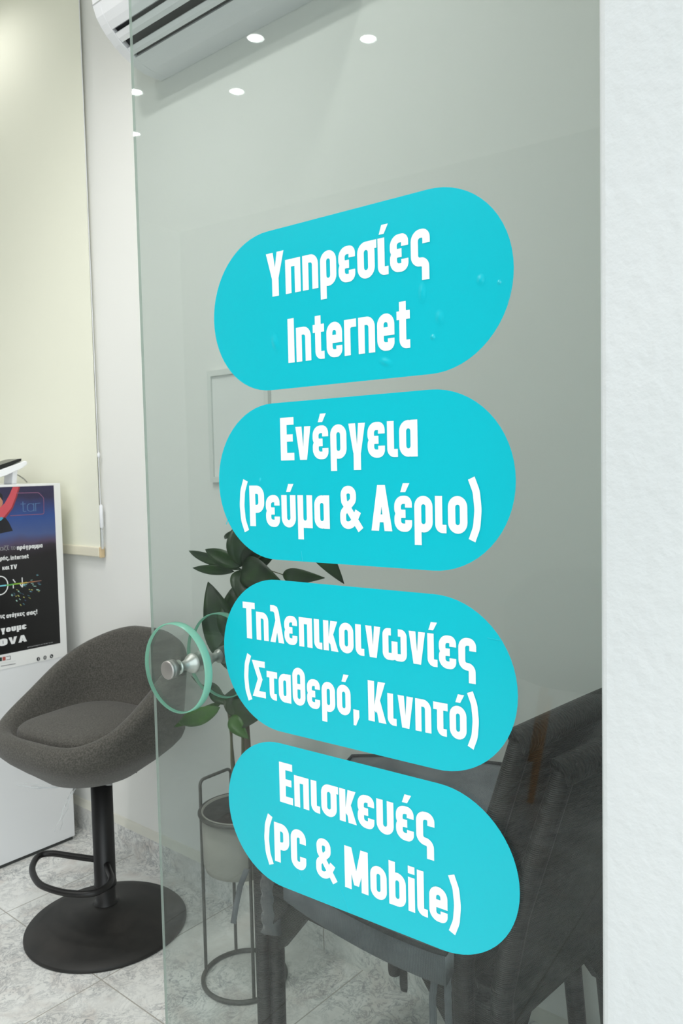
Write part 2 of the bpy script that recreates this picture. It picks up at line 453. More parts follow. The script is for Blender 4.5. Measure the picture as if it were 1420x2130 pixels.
# ------------------------------------------------------------------ lettering (condensed grotesque, drawn stroke by stroke)
XH = .77
def glyph(ch, W=.175, U=.20):
    """-> strokes [(pts, width, closed)], polys, advance; cap height is 1"""
    w = W; h = w / 2; lw = .455; r = lw / 2 - h
    S = []; P = []
    def st(pts, ww=w, closed=False): S.append((fillet(pts, closed), ww, closed))
    def ring(x0, y0, x1, y1, rr, ww=w): st([(x0, y0, rr), (x1, y0, rr), (x1, y1, rr), (x0, y1, rr)], ww, True)
    def bowl(): ring(h, h, lw - h, XH - h, r)
    def accent(cx): P.append([(cx - .085, XH + .075), (cx + .045, XH + .075), (cx + .155, 1.035), (cx - .015, 1.035)])
    def iota(): st([(h, XH), (h, h, .1), (.27, h)])
    def eps():
        a = .25 * XH
        st([(lw - h, .67 * XH), (lw - h, XH - h, r), (h, XH - h, r), (h, XH / 2, a * .6), (.64 * lw, XH / 2)])
        st([(lw - h, .33 * XH), (lw - h, h, r), (h, h, r), (h, XH / 2, a * .6), (.64 * lw, XH / 2)])
    def u(): st([(h, XH), (h, h, r), (lw - h, h, r), (lw - h, XH)])
    def vee(bot=0.0):
        P.append([(0, XH), (w * 1.08, XH), (lw / 2, .30), (lw - w * 1.08, XH), (lw, XH), (lw / 2 + .105, bot), (lw / 2 - .105, bot)])
    def arms(H, x, Wd):
        P.append([(x * .9, .30 * H), (Wd - U * 1.08, H), (Wd + .01, H), (x * 1.25, .22 * H)])
        P.append([(x * 1.1, .52 * H), (Wd - U * 1.02, 0), (Wd + .03, 0), (x * 1.75, .62 * H)])
    base = {'ά': 'α', 'έ': 'ε', 'ή': 'η', 'ί': 'ι', 'ό': 'ο', 'ύ': 'υ'}
    acc = ch in base; c = base.get(ch, ch); adv = lw
    if c in 'οo': bowl()
    elif c == 'σ': bowl(); st([(lw / 2, XH - h), (lw + .05, XH - h)]); adv = lw + .02
    elif c == 'ρ': bowl(); st([(h, XH * .5), (h, -.27)])
    elif c == 'π': st([(h, 0), (h, XH - h), (lw - h, XH - h), (lw - h, 0)])
    elif c in 'ηn': st([(h, 0), (h, XH)]); st([(h, XH - h), (lw - h, XH - h, r), (lw - h, 0)])
    elif c == 'm': 
        st([(h, 0), (h, XH)]); st([(h, XH - h), (lw - h, XH - h, r), (lw - h, 0)]); st([(lw - h, XH - h), (2 * lw - w - h, XH - h, r), (2 * lw - w - h, 0)]); adv = 2 * lw - w
    elif c == 'ε': eps()
    elif c == 'ι': iota(); adv = .25
    elif c == 'ς': st([(lw - h, .62 * XH), (lw - h, XH - h, r), (h, XH - h, r), (h, h + .03, r), (lw - h - .02, h + .03, .11), (lw - h - .02, -.25)])
    elif c == 'τ': st([(0, XH - h), (.40, XH - h)]); st([(.19, XH), (.19, h, .1), (.37, h)]); adv = .39
    elif c == 'α': bowl(); st([(lw - h, XH), (lw - h, 0)])
    elif c == 'ν': vee()
    elif c == 'γ': vee(.12); st([(lw / 2, .25), (lw / 2, -.26)], .2)
    elif c == 'μ': u(); st([(h, XH), (h, -.27)]); st([(lw - h, XH), (lw - h, 0)])
    elif c == 'υ': u()
    elif c == 'κ': st([(h, 0), (h, XH)], w); arms(XH, w, lw)
    elif c == 'λ':
        P.append([(.02, 1.0), (.15, 1.0), (.27, .965), (.325, .85), (.50, 0), (.30, 0), (.165, .79), (.135, .825), (.02, .825)])
        P.append([(0, 0), (.19, 0), (.305, .50), (.20, .60)])
    elif c == 'ω':
        Wd = .70; q = (Wd / 2 - w) / 2 * .98
        st([(.25, XH - h), (h, XH - h, r), (h, h, q), (Wd / 2, h, q), (Wd / 2, .60 * XH)])
        st([(Wd - .25, XH - h), (Wd - h, XH - h, r), (Wd - h, h, q), (Wd / 2, h, q), (Wd / 2, .60 * XH)]); adv = Wd
    elif c == 'θ': ring(h, h, lw - h, 1 - h, r); st([(w, .5), (lw - w, .5)], .15)
    elif c == 'ζ':
        st([(.02, 1 - h), (.36, 1 - h), (h, .45, .1), (h, h + .02, .12), (.34, h + .02, .1), (.34, -.2)]); adv = .40
    elif c == 'e': st([(h, .40), (lw - h, .40), (lw - h, XH - h, r), (h, XH - h, r), (h, h, r), (lw - h, h, r), (lw - h, .25)])
    elif c == 'r': st([(h, 0), (h, XH)]); st([(h, .42), (h, XH - h, .12), (.34, XH - h)]); adv = .335
    elif c == 't': st([(.155, .96), (.155, h, .1), (.34, h)]); st([(0, XH - h), (.34, XH - h)]); adv = .345
    elif c == 'b': bowl(); st([(h, 0), (h, 1)])
    elif c == 'i': st([(h, 0), (h, XH)]); st([(h, .85), (h, 1.02)]); adv = w
    elif c == 'l': st([(h, 1), (h, h, .1), (.27, h)]); adv = .25
    else:
        w = U; h = w / 2
        if c == 'I': st([(h, 0), (h, 1)], w); adv = w
        elif c == 'Υ':
            P.append([(0, 1), (.215, 1), (.275, .66), (.335, 1), (.55, 1), (.378, .40), (.378, 0), (.172, 0), (.172, .40)]); adv = .53
        elif c == 'Ε': st([(.42, 1 - h * .85), (h, 1 - h * .85), (h, h * .85), (.42, h * .85)], w * .88); st([(h, 0), (h, 1)], w); st([(h, .52), (.385, .52)], w * .85); adv = .41
        elif c in 'ΡP': st([(h, 0), (h, 1)], w); st([(h, 1 - h), (.50 - h, 1 - h, .16), (.50 - h, .43, .16), (h, .43)], w); adv = .49
        elif c == 'C': Wd = .49; q = Wd / 2 - h; st([(Wd - h, .66), (Wd - h, 1 - h, q), (h, 1 - h, q), (h, h, q), (Wd - h, h, q), (Wd - h, .34)], w); adv = Wd
        elif c == 'O': Wd = .56; ring(h, h, Wd - h, 1 - h, Wd / 2 - h, w); adv = Wd
        elif c in 'ΑA':
            P.append([(0, 0), (.205, 0), (.345, 1), (.175, 1)]); P.append([(.56, 0), (.355, 0), (.215, 1), (.385, 1)])
            P.append([(.12, .19), (.44, .19), (.42, .36), (.14, .36)]); adv = .56
        elif c == 'V': P.append([(0, 1), (.21, 1), (.28, .33), (.35, 1), (.56, 1), (.38, 0), (.18, 0)]); adv = .56
        elif c == 'N':
            st([(h, 0), (h, 1)], w); st([(.54 - h, 0), (.54 - h, 1)], w); P.append([(.02, 1), (w + .03, 1), (.52, 0), (.54 - w - .03, 0)]); adv = .54
        elif c in 'ΤT': st([(0, 1 - h * .85), (.46, 1 - h * .85)], w * .88); st([(.23, 1), (.23, 0)], w); adv = .44
        elif c == 'Σ': st([(.48, 1 - h * .85), (h * 1.05, 1 - h * .85), (.285, .5), (h * 1.05, h * .85), (.49, h * .85)], w * .86); adv = .48
        elif c == 'Κ': st([(h, 0), (h, 1)], w); arms(1.0, w, .53); adv = .54
        elif c == 'M':
            P.append([(0, 0), (w * .98, 0), (w * .98, 1), (0, 1)]); P.append([(.68, 0), (.68 - w * .98, 0), (.68 - w * .98, 1), (.68, 1)])
            P.append([(0, 1), (w * 1.05, 1), (.34, .47), (.68 - w * 1.05, 1), (.68, 1), (.41, .12), (.27, .12)]); adv = .68
        elif c == '&':
            st([(.60, -.0), (.14, .63, .04), (.115, .90, .12), (.395, .90, .12), (.395, .66, .12), (.105, .38, .12), (.105, .10, .14), (.36, .10, .2), (.535, .42)], .17); adv = .60
        elif c == '(': st([(.24, 1.13), (.13, .86, .5), (.095, .5, .8), (.13, .14, .5), (.24, -.13)], .165); adv = .30
        elif c == ')': st([(.04, 1.13), (.15, .86, .5), (.185, .5, .8), (.15, .14, .5), (.04, -.13)], .165); adv = .28
        elif c == ',': P.append([(.02, .2), (.21, .2), (.21, .02), (.10, -.2), (.02, -.2)]); adv = .21
        elif c == '!': P.append([(0, 1), (.2, 1), (.17, .3), (.03, .3)]); P.append([(.02, .18), (.18, .18), (.18, 0), (.02, 0)]); adv = .2
        else: adv = .17
    if acc: accent({'ι': h + .03}.get(c, lw / 2 + .02))
    return S, P, adv

def text_mesh(mb, s, x0, x1, y, cap, z, W=.175, U=.20, gap=.06, slope=0.0, mi=0):
    """writes s between x0 and x1 on baseline y in the local xy plane at height z"""
    items = []; x = 0
    for ch in s:
        S, P, adv = glyph(ch, W, U)
        items.append((x, S, P)); x += adv + gap
    tot = x - gap; kx = (x1 - x0) / tot; k = 0
    def put(px, py, zz):
        X = x0 + px * kx
        return (X, y + py * cap + slope * (X - x0), zz)
    for ox, S, P in items:
        for pts, w, closed in S:
            L, R = ribbon(pts, w, closed); n = len(L); zz = z + k * 2e-5; k += 1
            vs = [put(ox + p.x, p.y, zz + i * 2e-6) for i, p in enumerate(L)] + [put(ox + p.x, p.y, zz + i * 2e-6) for i, p in enumerate(R)]
            fs = [(i, n + i, n + (i + 1) % n, (i + 1) % n) for i in range(n if closed else n - 1)]
            mb.add(vs, fs, mi)
        for poly in P:
            zz = z + k * 2e-5; k += 1
            mb.add([put(ox + a, b, zz) for a, b in poly], [tuple(range(len(poly)))], mi)
    return kx / cap

# ================================================================== the setting
XW = 1.544          # face of the right wall
CEIL = 3.15
YB, YF = 0.29, 4.6  # back of the front wall, far wall
def sbox(name, a, b, mt, label=None, cat=None, bevel=0):
    mb = MB(); mb.box(a, b); return struct(mb.build(name, mt, bevel=bevel), label, cat)
sbox('floor', (-3.0, -0.25, -.10), (XW, YF, 0), M_FLOOR, 'grey white marbled floor tiles of the shop', 'floor')
sbox('pavement', (-8, -8, -.12), (8, -0.25, -.02), M_PAVE, 'grey pavement outside the shop front', 'pavement')
sbox('wall_right', (XW, YB, 0), (XW + .15, YF, CEIL), M_WALL, 'white side wall carrying the air conditioner', 'wall')
sbox('wall_far', (-3.15, YF, 0), (XW + .15, YF + .15, CEIL), M_WALL, 'white end wall behind the counter', 'wall')
sbox('wall_left', (-3.15, -.25, 0), (-3.0, YF, CEIL), M_WALLDIM, 'unseen opposite shop wall, greyed to dim its reflection', 'wall')  # grey chosen to weaken this wall's reflection in the door glass
sbox('ceiling', (-3.15, -.25, CEIL), (XW + .15, YF + .15, CEIL + .12), M_CEIL, 'white shop ceiling with small downlights', 'ceiling')
sbox('wall_front', (0.70, -.25, 0), (XW + .15, YB, CEIL), M_PLASTER, 'white roughly plastered doorway pier at the right', 'wall', bevel=.007)
mb = MB(); mb.box((-3.0, -.25, 2.75), (.70, .05, CEIL)); struct(mb.build('trim_1', M_PLASTER), 'white beam over the open shop front', 'beam')
mb = MB(); mb.box((XW - .014, YB, 0), (XW, YF, .082)); struct(mb.build('baseboard_right', M_BASEB), 'marbled tile skirting along the side wall', 'baseboard')
mb = MB(); mb.prism([(XW - .014, .082), (XW, .082), (XW, .107), (XW - .004, .104)], YB, YF, lambda a, b, h: (a, h, b))
struct(mb.build('trim_2', M_LEDGE), 'thin cream ledge on top of the skirting', 'trim')

# ================================================================== glass door
YG = radians(-3.441)
NG = Vector((cos(YG), -sin(YG), 0)); UG = Vector((sin(YG), cos(YG), 0)); D0 = 0.8
S_FREE, S_HINGE = -0.9785, -0.262      # s runs from the free edge towards the hinge
def on_door(s, z, off=0.0):            # off: towards the camera side
    p = NG * (D0 - off) + UG * (-s); return Vector((p.x, p.y, z))
door_m = Matrix.Identity(4)
for i in range(3):
    door_m[i][0] = -UG[i]; door_m[i][1] = (0, 0, 1)[i]; door_m[i][2] = -NG[i]
def door_frame(s, z):
    mm = door_m.copy(); mm.translation = on_door(s, z); return mm

door = empty('door_1', on_door(S_HINGE, 0)); door.matrix_world = door_frame(S_HINGE, 0)
tag(door, 'open frameless glass door carrying four teal stickers', 'door', None, 'structure')
WD = S_HINGE - S_FREE
mb = MB()
t = .005; z0, z1 = .012, 2.30
for zz, flip in ((0, 0), (-t, 1)):
    q = [(-WD, z0, zz), (0, z0, zz), (0, z1, zz), (-WD, z1, zz)]
    mb.add(q, [(0, 1, 2, 3)] if not flip else [(3, 2, 1, 0)], 0)
for a, b in (((-WD, z0), (-WD, z1)), ((0, z1), (0, z0)), ((-WD, z1), (0, z1)), ((0, z0), (-WD, z0))):
    mb.add([(a[0], a[1], 0), (b[0], b[1], 0), (b[0], b[1], -t), (a[0], a[1], -t)], [(0, 1, 2, 3)], 1)
mb.build('glass_pane', [M_GLASS, M_GEDGE], door)
mb = MB(); mb.box((-.16, 0, -.020), (0.0, .10, .010)); mb.build('patch_hinge', M_STEEL, door, bevel=.003)
mb = MB(); mb.box((-.16, 2.22, -.020), (0.0, 2.32, .010)); mb.build('patch_hinge', M_STEEL, door, bevel=.003)
# the knob: two glass discs on a steel spindle through the pane
KS, KZ = -0.8768, 1.0153
kx, ky = KS - S_HINGE, KZ
def zlathe(mb, prof, seg=48, mi=0):    # lathe about the door normal through the knob centre
    n = len(prof); vs = []; fs = []
    for k in range(seg):
        a = 2 * pi * k / seg
        for r_, z_ in prof: vs.append((kx + r_ * cos(a), ky + r_ * sin(a), z_))
    for k in range(seg):
        l = (k + 1) % seg
        for i in range(n - 1): fs.append((k * n + i, l * n + i, l * n + i + 1, k * n + i + 1))
    mb.add(vs, fs, mi, True)
RD = .0655
mb = MB(); zlathe(mb, [(.0001, .0005), (.0145, .0005), (.015, .002), (.0135, .006), (.0085, .013), (.0065, .020), (.0070, .025), (.0105, .028), (.0105, .030), (.0001, .030)])
kn_ = mb.build('door_knob', M_STEEL, door)
mb = MB(); zlathe(mb, [(.0001, -.0105), (.0145, -.0105), (.015, -.012), (.0135, -.018), (.0085, -.026), (.0065, -.034), (.0070, -.040), (.0105, -.043), (.0105, -.0445), (.0001, -.0445)])
kn2_ = mb.build('door_knob', M_STEEL, door)
def glass_disc(za, zb, par):
    d = MB(); c = .0016
    zlathe(d, [(.0001, zb), (RD - c, zb)], 72, 0)
    zlathe(d, [(RD - c, zb), (RD, zb - c), (RD, za + c), (RD - c, za)], 72, 1)
    zlathe(d, [(RD - c, za), (.0001, za)], 72, 0)
    o = d.build('knob_disc', [M_DISC, M_RIM], par, merge=True)
    for p_ in o.data.polygons: p_.use_smooth = p_.material_index == 1 and abs(p_.normal.z) < .3
    return o
dd = glass_disc(.0305, .0450, kn_); dd['label'] = 'clear round glass knob disc with teal rim'
dd2 = glass_disc(-.0585, -.045, kn2_)
mb = MB(); zlathe(mb, [(.0001, .0585), (.0118, .0585), (.0134, .0575), (.0136, .0550), (.0130, .0538), (.0136, .0525), (.0136, .0455), (.0001, .0455)])
mb.build('knob_cap', M_CAP, kn_)
mb = MB(); zlathe(mb, [(.0001, -.0590), (.0136, -.0590), (.0136, -.070), (.0118, -.0715), (.0001, -.0715)])
mb.build('knob_cap', M_CAP, kn2_)

# ================================================================== stickers
SCX, HWX = -0.5925, 0.2262
def sticker(za, zb, lines, label, bubbles=(), creases=()):
    zc = (za + zb) / 2; hh = (za - zb) / 2
    root = MB(); r = hh; poly = []
    for k in range(33): a = -pi / 2 + pi * k / 32; poly.append((HWX - r + r * cos(a), r * sin(a)))
    for k in range(33): a = pi / 2 + pi * k / 32; poly.append((-HWX + r + r * cos(a), r * sin(a)))
    root.prism(poly, .0001, .0006)
    o = root.build('wall_sticker', M_CYAN)
    o.name = 'pill_sticker'
    o.matrix_world = door_frame(SCX, zc)
    tag(o, label, 'sticker', 'teal service stickers on the glass door')
    for s, a, b, base, cap in lines:
        tm = MB()
        ratio = text_mesh(tm, s, a - SCX, b - SCX, base - zc, cap, .0009)
        tm.build('white_lettering', M_VINYLW, o)
    for bx, bz, ra, rb, ang in bubbles:
        bm_ = MB(); rows = []
        for i in range(7):
            f = i / 6.0
            rows.append([(bx - SCX + (ra * cos(q) * cos(ang) - rb * sin(q) * sin(ang)) * f, bz - zc + (ra * cos(q) * sin(ang) + rb * sin(q) * cos(ang)) * f,
                          .0007 + .0011 * (cos(f * pi) * .5 + .5)) for q in [2 * pi * k / 20 for k in range(20)]])
        bm_.grid(rows[::-1], closed_u=True); bm_.build('air_bubble', M_CYAN, o)
    for pts in creases:
        cm = MB(); cm.tube([(a - SCX, b - zc, .0007) for a, b in pts], .0005, 6); cm.build('crease', M_CYAN, o)
    return o
sticker(1.6112, 1.4035, [('Υπηρεσίες', -.7178, -.4680, 1.5253, .0567), ('Internet', -.6834, -.4960, 1.4363, .0569)],
        'topmost teal pill sticker, white words on internet services',
        [(-.4795, 1.497, .006, .013, 0), (-.457, 1.466, .007, .010, .2), (-.706, 1.466, .007, .014, .3), (-.531, 1.423, .012, .006, -.4), (-.405, 1.500, .006, .007, 0), (-.466, 1.445, .004, .004, 0), (-.383, 1.494, .003, .003, 0)],
        [[(-.374, 1.470), (-.370, 1.483), (-.369, 1.494)]])
sticker(1.3860, 1.1765, [('Ενέργεια', -.7007, -.4885, 1.3097, .0560), ('(Ρεύμα & Αέριο)', -.7798, -.4062, 1.2208, .0558)],
        'second teal pill sticker from the top, white words on energy', [(-.7395, 1.2845, .002, .004, -.3)],
        [[(-.668, 1.1775), (-.669, 1.184), (-.6695, 1.190)], [(-.807, 1.222), (-.800, 1.233)]])
sticker(1.1490, .9405, [('Τηλεπικοινωνίες', -.7791, -.4159, 1.0632, .0509), ('(Σταθερό, Κινητό)', -.7809, -.4129, .9824, .0512)],
        'third teal pill sticker from the top, white words on telephony', [], [[(-.386, 1.104), (-.395, 1.1045), (-.402, 1.105)]])
sticker(.9238, .7212, [('Επισκευές', -.7191, -.4740, .8420, .0560), ('(PC & Mobile)', -.7512, -.4393, .7547, .0558)],
        'lowest teal pill sticker, white words on repairs of computers', [],
        [[(-.604, .7225), (-.609, .734), (-.617, .748)], [(-.682, .741), (-.690, .754)]])

# ================================================================== counter and what stands on it
CY = 2.53
ct = empty('counter', (0.97, CY, 0))
tag(ct, 'tall white reception counter with a poster on its front', 'counter')
mb = MB(); mb.box((-.5, 0, .012), (.5004, .60, 1.236)); mb.build('body', M_COUNTER, ct, bevel=.002)
mb = MB(); mb.box((-.5, 0.0, 1.2375), (.5004, .60, 1.264)); mb.build('worktop', M_COUNTER, ct, bevel=.002)
mb = MB(); mb.box((-.49, .006, 0), (.495, .59, .012)); mb.build('gap_shadow_strip', M_GAPSHADE, ct)  # dark strip painted as the shadow in the gap under the counter

def put_poster():
    pm = Matrix.Identity(4)
    PX, PZ = 1.20, .66      # local x = world X - PX, local y = world z - PZ, local z towards the entrance
    for i in range(3):
        pm[i][0] = (1, 0, 0)[i]; pm[i][1] = (0, 0, 1)[i]; pm[i][2] = (0, -1, 0)[i]
    pm.translation = Vector((PX, CY - .0005, PZ))
    mb = MB(); mb.box((.90 - PX, 0, 0), (1.4690 - PX, .600, .0012))
    o = mb.build('poster', M_SHEET); o.matrix_world = pm
    tag(o, 'white bordered poster with a dark night print on the counter front', 'poster')
    L = lambda X, Z: (X - PX, Z - PZ)
    mb = MB(); a = L(.93, .7089); b = L(1.4446, 1.2571); mb.box((a[0], a[1], .0012), (b[0], b[1], .0016)); dp = mb.build('dark_print', M_PRINT, o); sheet = o; o = dp
    def poly(name, pts, mt, z=.0020, kind=None):
        q = MB(); q.add([(X - PX, Z - PZ, z) for X, Z in pts], [tuple(range(len(pts)))]); q.build(name, mt, o)
    def line(name, pts, w, mt, z=.0022):
        q = MB(); Lf, Rt = ribbon([(X - PX, Z - PZ) for X, Z in pts], w); n = len(Lf)
        q.add([(p.x, p.y, z) for p in Lf] + [(p.x, p.y, z) for p in Rt], [(i, n + i, n + i + 1, i + 1) for i in range(n - 1)]); return q.build(name, mt, o)
    PINK = principled('coral_print', rgb(206, 82, 92), .4); PINK2 = principled('dark_coral_print', rgb(150, 48, 56), .4)
    BODY = principled('navy_print', rgb(22, 22, 30), .4); SKIN = principled('tan_print', rgb(190, 132, 104), .4); TEAL = principled('sky_print', rgb(70, 160, 190), .4)
    poly('printed_sleeve', [(1.298, 1.2565), (1.3185, 1.2565), (1.306, 1.222), (1.290, 1.188), (1.262, 1.158), (1.245, 1.160), (1.245, 1.186), (1.268, 1.204), (1.286, 1.232)], PINK, .0020)
    poly('printed_sleeve', [(1.3185, 1.2565), (1.3235, 1.2565), (1.311, 1.222), (1.295, 1.186), (1.270, 1.157), (1.262, 1.158), (1.290, 1.188), (1.306, 1.222)], PINK2, .0021)
    poly('printed_face', [(1.235, 1.186), (1.250, 1.186), (1.262, 1.203), (1.262, 1.220), (1.252, 1.238), (1.235, 1.242)], SKIN, .0019)
    poly('printed_hair', [(1.235, 1.222), (1.255, 1.224), (1.262, 1.212), (1.262, 1.232), (1.250, 1.244), (1.235, 1.246)], BODY, .00195)
    poly('printed_body', [(1.235, 1.162), (1.268, 1.158), (1.280, 1.140), (1.292, 1.112), (1.235, 1.105)], BODY, .0019)
    poly('printed_cuff', [(1.235, 1.145), (1.252, 1.148), (1.262, 1.156), (1.255, 1.160), (1.235, 1.154)], TEAL, .0022)
    NEON = principled('coral_outline_print', rgb(138, 92, 126), .4)
    line('printed_outline', fillet([(1.3105, 1.236), (1.388, 1.2345, .012), (1.4055, 1.216, .012), (1.4040, 1.161, .006), (1.285, 1.1625)]), .0022, NEON)
    FAINT = principled('faint_blue_print', rgb(84, 116, 160), .4)
    tm = MB(); text_mesh(tm, 'tαr', 1.322 - PX, 1.392 - PX, 1.172 - PZ, .036, .0022, .055, .055); tm.build('printed_lettering', FAINT, o)
    def words(s, xa, xb, base, cap, mt=M_TXT, W=.14, U=.15, slope=0):
        q = MB(); text_mesh(q, s, xa - PX, xb - PX, base - PZ, cap, .0022, W, U, .07, slope); q.build('printed_lettering', mt, o)
    words('μαζί', 1.232, 1.276, 1.0505, .0145, M_TXTG, .09, .1); words('το', 1.2820, 1.2975, 1.0493, .0145, M_TXTG, .09, .1)
    words('πρόγραμμα', 1.3027, 1.3935, 1.0478, .0145, W=.18)
    words('ρής,', 1.2440, 1.2755, 1.0180, .0140, W=.17); words('internet', 1.2795, 1.3425, 1.0163, .0140, W=.17)
    words('και', 1.2500, 1.2735, .9862, .0140, W=.19); words('TV', 1.2772, 1.3005, .9854, .0145, W=.19, U=.22)
    # the ring, the last letter and the coloured beam of the middle emblem
    ring_pts = [(1.2400 + .0262 * cos(a) - PX, .9366 + .0300 * sin(a) - PZ) for a in [2 * pi * k / 40 for k in range(40)]]
    q = MB(); A, B = ribbon(ring_pts, .0035, True); n = len(A)
    q.add([(p.x, p.y, .0022) for p in A] + [(p.x, p.y, .0022) for p in B], [(i, n + i, n + (i + 1) % n, (i + 1) % n) for i in range(n)]); q.build('printed_emblem', M_TXT, o)
    for pts in ([(1.2842, .9215), (1.2842, .9335)], [(1.2842, .9515), (1.2920, .9400)], [(1.3060, .9360), (1.3150, .9215)], [(1.3160, .9210), (1.3160, .9540)]):
        line('printed_emblem', pts, .0032, M_TXT, .0023)
    cols = [rgb(120, 200, 215), rgb(96, 176, 84), rgb(140, 180, 60), rgb(200, 170, 80), rgb(176, 120, 84), rgb(150, 110, 96)]
    xs = [1.2300, 1.2600, 1.2850, 1.3100, 1.3330, 1.3600, 1.3840]
    for k in range(6):
        line('printed_beam', [(xs[k], .9350), (xs[k + 1], .9350)], .0045 if k < 4 else .0028, principled('beam_print', cols[k], .4), .0024)
    rng = random.Random(3); sparks = [principled('spark_print', c, .4) for c in (rgb(120, 170, 180), rgb(70, 110, 120), rgb(160, 200, 190), rgb(60, 80, 110), rgb(190, 190, 110))]
    for k in range(46):
        a = rng.uniform(-1.15, .35); d = rng.uniform(.045, .125)
        if a > 0 and rng.random() < .5: continue
        x = 1.2550 + d * cos(a); z = .934 + d * .72 * sin(a); l = rng.uniform(.004, .010)
        line('printed_spark', [(x, z), (x + l * cos(a), z + l * .72 * sin(a))], rng.uniform(.0012, .0040), sparks[rng.randrange(5)], .0018 + k * 2e-6)
    words('ις', 1.2360, 1.2510, .8285, .0145, W=.19); words('ανάγκες', 1.2560, 1.3190, .8265, .0145, W=.19); words('σας!', 1.3260, 1.3645, .8240, .0150, W=.19)
    words('γουμε', 1.2350, 1.3230, .7800, .0200, W=.21)
    words('OVA', 1.2260, 1.3230, .7375, .0235, U=.26)
    words('ριμαριετετο', 1.3240, 1.4155, .7155, .0040, M_TXTG)
    DK = principled('charcoal_print', rgb(60, 62, 66), .5); RD_ = principled('red_print', rgb(176, 84, 74), .5); GN = principled('dark_green_print', rgb(30, 56, 50), .5)
    poly('printed_mark', [(1.2200, .6890), (1.2345, .6885), (1.2345, .7010), (1.2200, .7015)], GN)
    poly('printed_mark', [(1.2365, .6885), (1.2470, .6880), (1.2470, .7005), (1.2365, .7010)], RD_)
    line('printed_mark', [(1.2490, .7000), (1.2630, .6995), (1.2630, .6885), (1.2490, .6890)], .0016, DK)
    line('printed_mark', [(1.2300, .6812), (1.2800, .6795)], .0018, M_FRAMEP, .0020); line('printed_mark', [(1.2300, .6720), (1.2800, .6700)], .0024, M_TXTG, .0020)
    for k, x in enumerate((1.3607, 1.3850, 1.4093)):
        pts = [(x + .0062 * cos(a), .6695 + .0068 * sin(a)) for a in [2 * pi * q_ / 24 for q_ in range(24)]]
        poly('printed_icon', pts, DK, .0020)
        if k == 0: line('printed_icon', [(x + .001, .6645), (x + .001, .6720), (x + .003, .6725)], .0018, M_SHEET, .0024)
        elif k == 1: line('printed_icon', [(x - .003, .6670), (x + .003, .6670), (x + .003, .6720), (x - .003, .6720), (x - .003, .6670)], .0012, M_SHEET, .0024)
        else: line('printed_icon', fillet([(x - .0025, .6725), (x - .001, .668, .002), (x + .003, .6665)]), .0018, M_SHEET, .0024)
put_poster()

# slanted terminal on the counter top
tr = empty('card_terminal', (1.30, 2.68, 1.264))
tag(tr, 'white slanted stand holding a dark flat screen on the counter', 'terminal')
def xz_prism(pts, y0, y1, name, mt, parent, bevel=0):
    q = MB(); q.prism([(a - 1.30, b - 1.264) for a, b in pts], y0, y1, lambda a, b, h: (a, h, b)); return q.build(name, mt, parent, bevel=bevel, merge=True)
xz_prism([(1.16, 1.262 + .002), (1.3770, 1.336 - .0), (1.4030, 1.3445), (1.4095, 1.339), (1.4060, 1.330), (1.3880, 1.3180), (1.3330, 1.2960), (1.2300, 1.2660)], -.05, .05, 'tray', M_WPLASTIC, tr, .003)
xz_prism([(1.3580, 1.264), (1.3765, 1.264), (1.3830, 1.318), (1.3960, 1.332), (1.3700, 1.330), (1.3640, 1.305)], -.03, .03, 'support_leg', M_WPLASTIC, tr, .003)
xz_prism([(1.20, 1.2810), (1.3880, 1.3435), (1.3900, 1.3520), (1.375, 1.3500), (1.20, 1.2960)], -.045, .045, 'screen', M_SCREEN, tr, .001)
pc = MB(); pc.tube([(1.3830 - 1.30, .01, .038), (1.405 - 1.30, .01, .030), (1.420 - 1.30, .0, .016), (1.428 - 1.30, -.005, .004)], .0022, 8)
cb = pc.build('power_cable', M_GREYC, tr)

# ================================================================== roller blind
BX = XW - .014
bl = empty('roller_blind', (BX, 2.391, 1.009))
tag(bl, 'cream roller blind pulled down beside the counter', 'blind')
mb = MB(); mb.box((-.001, 0, .030), (.001, 1.75, 2.06)); mb.build('blind_fabric', M_BLIND, bl)
mb = MB(); mb.box((-.010, -.004, .0), (.010, 1.75, .034)); mb.build('hem_bar', M_HEM, bl, bevel=.004)
mb = MB(); mb.box((-.009, -.012, -.002), (.009, -.004, .034)); mb.build('hem_end_cap', M_HEMCAP, bl, bevel=.002)
mb = MB(); mb.tube([(-.018, -.01, 2.09), (-.018, 1.76, 2.09)], .028, 20); mb.build('roller', M_HEM, bl)
mb = MB(); mb.tube([(-.002, -.014, .09), (-.002, -.012, .36), (-.002, -.004, 2.05)], .0014, 8); pch = mb.build('pull_chain', M_WPLASTIC, bl)
mb = MB(); mb.tube([(-.002, -.016, .098), (-.002, -.016, .104), (-.002, -.016, .175), (-.002, -.016, .180)], [.003, .0062, .0062, .003], 14); mb.build('chain_connector', M_WPLASTIC, pch)
mb = MB(); mb.tube([(-.002, -.014, .338), (-.002, -.014, .343), (-.002, -.014, .352), (-.002, -.014, .357)], [.002, .0048, .0048, .002], 12); mb.build('chain_connector', M_WPLASTIC, pch)
mb = MB(); mb.tube([(-.002, -.016, .028), (-.002, -.016, .096)], .0045, 10); mb.build('chain_tensioner', M_CHAINP, pch)

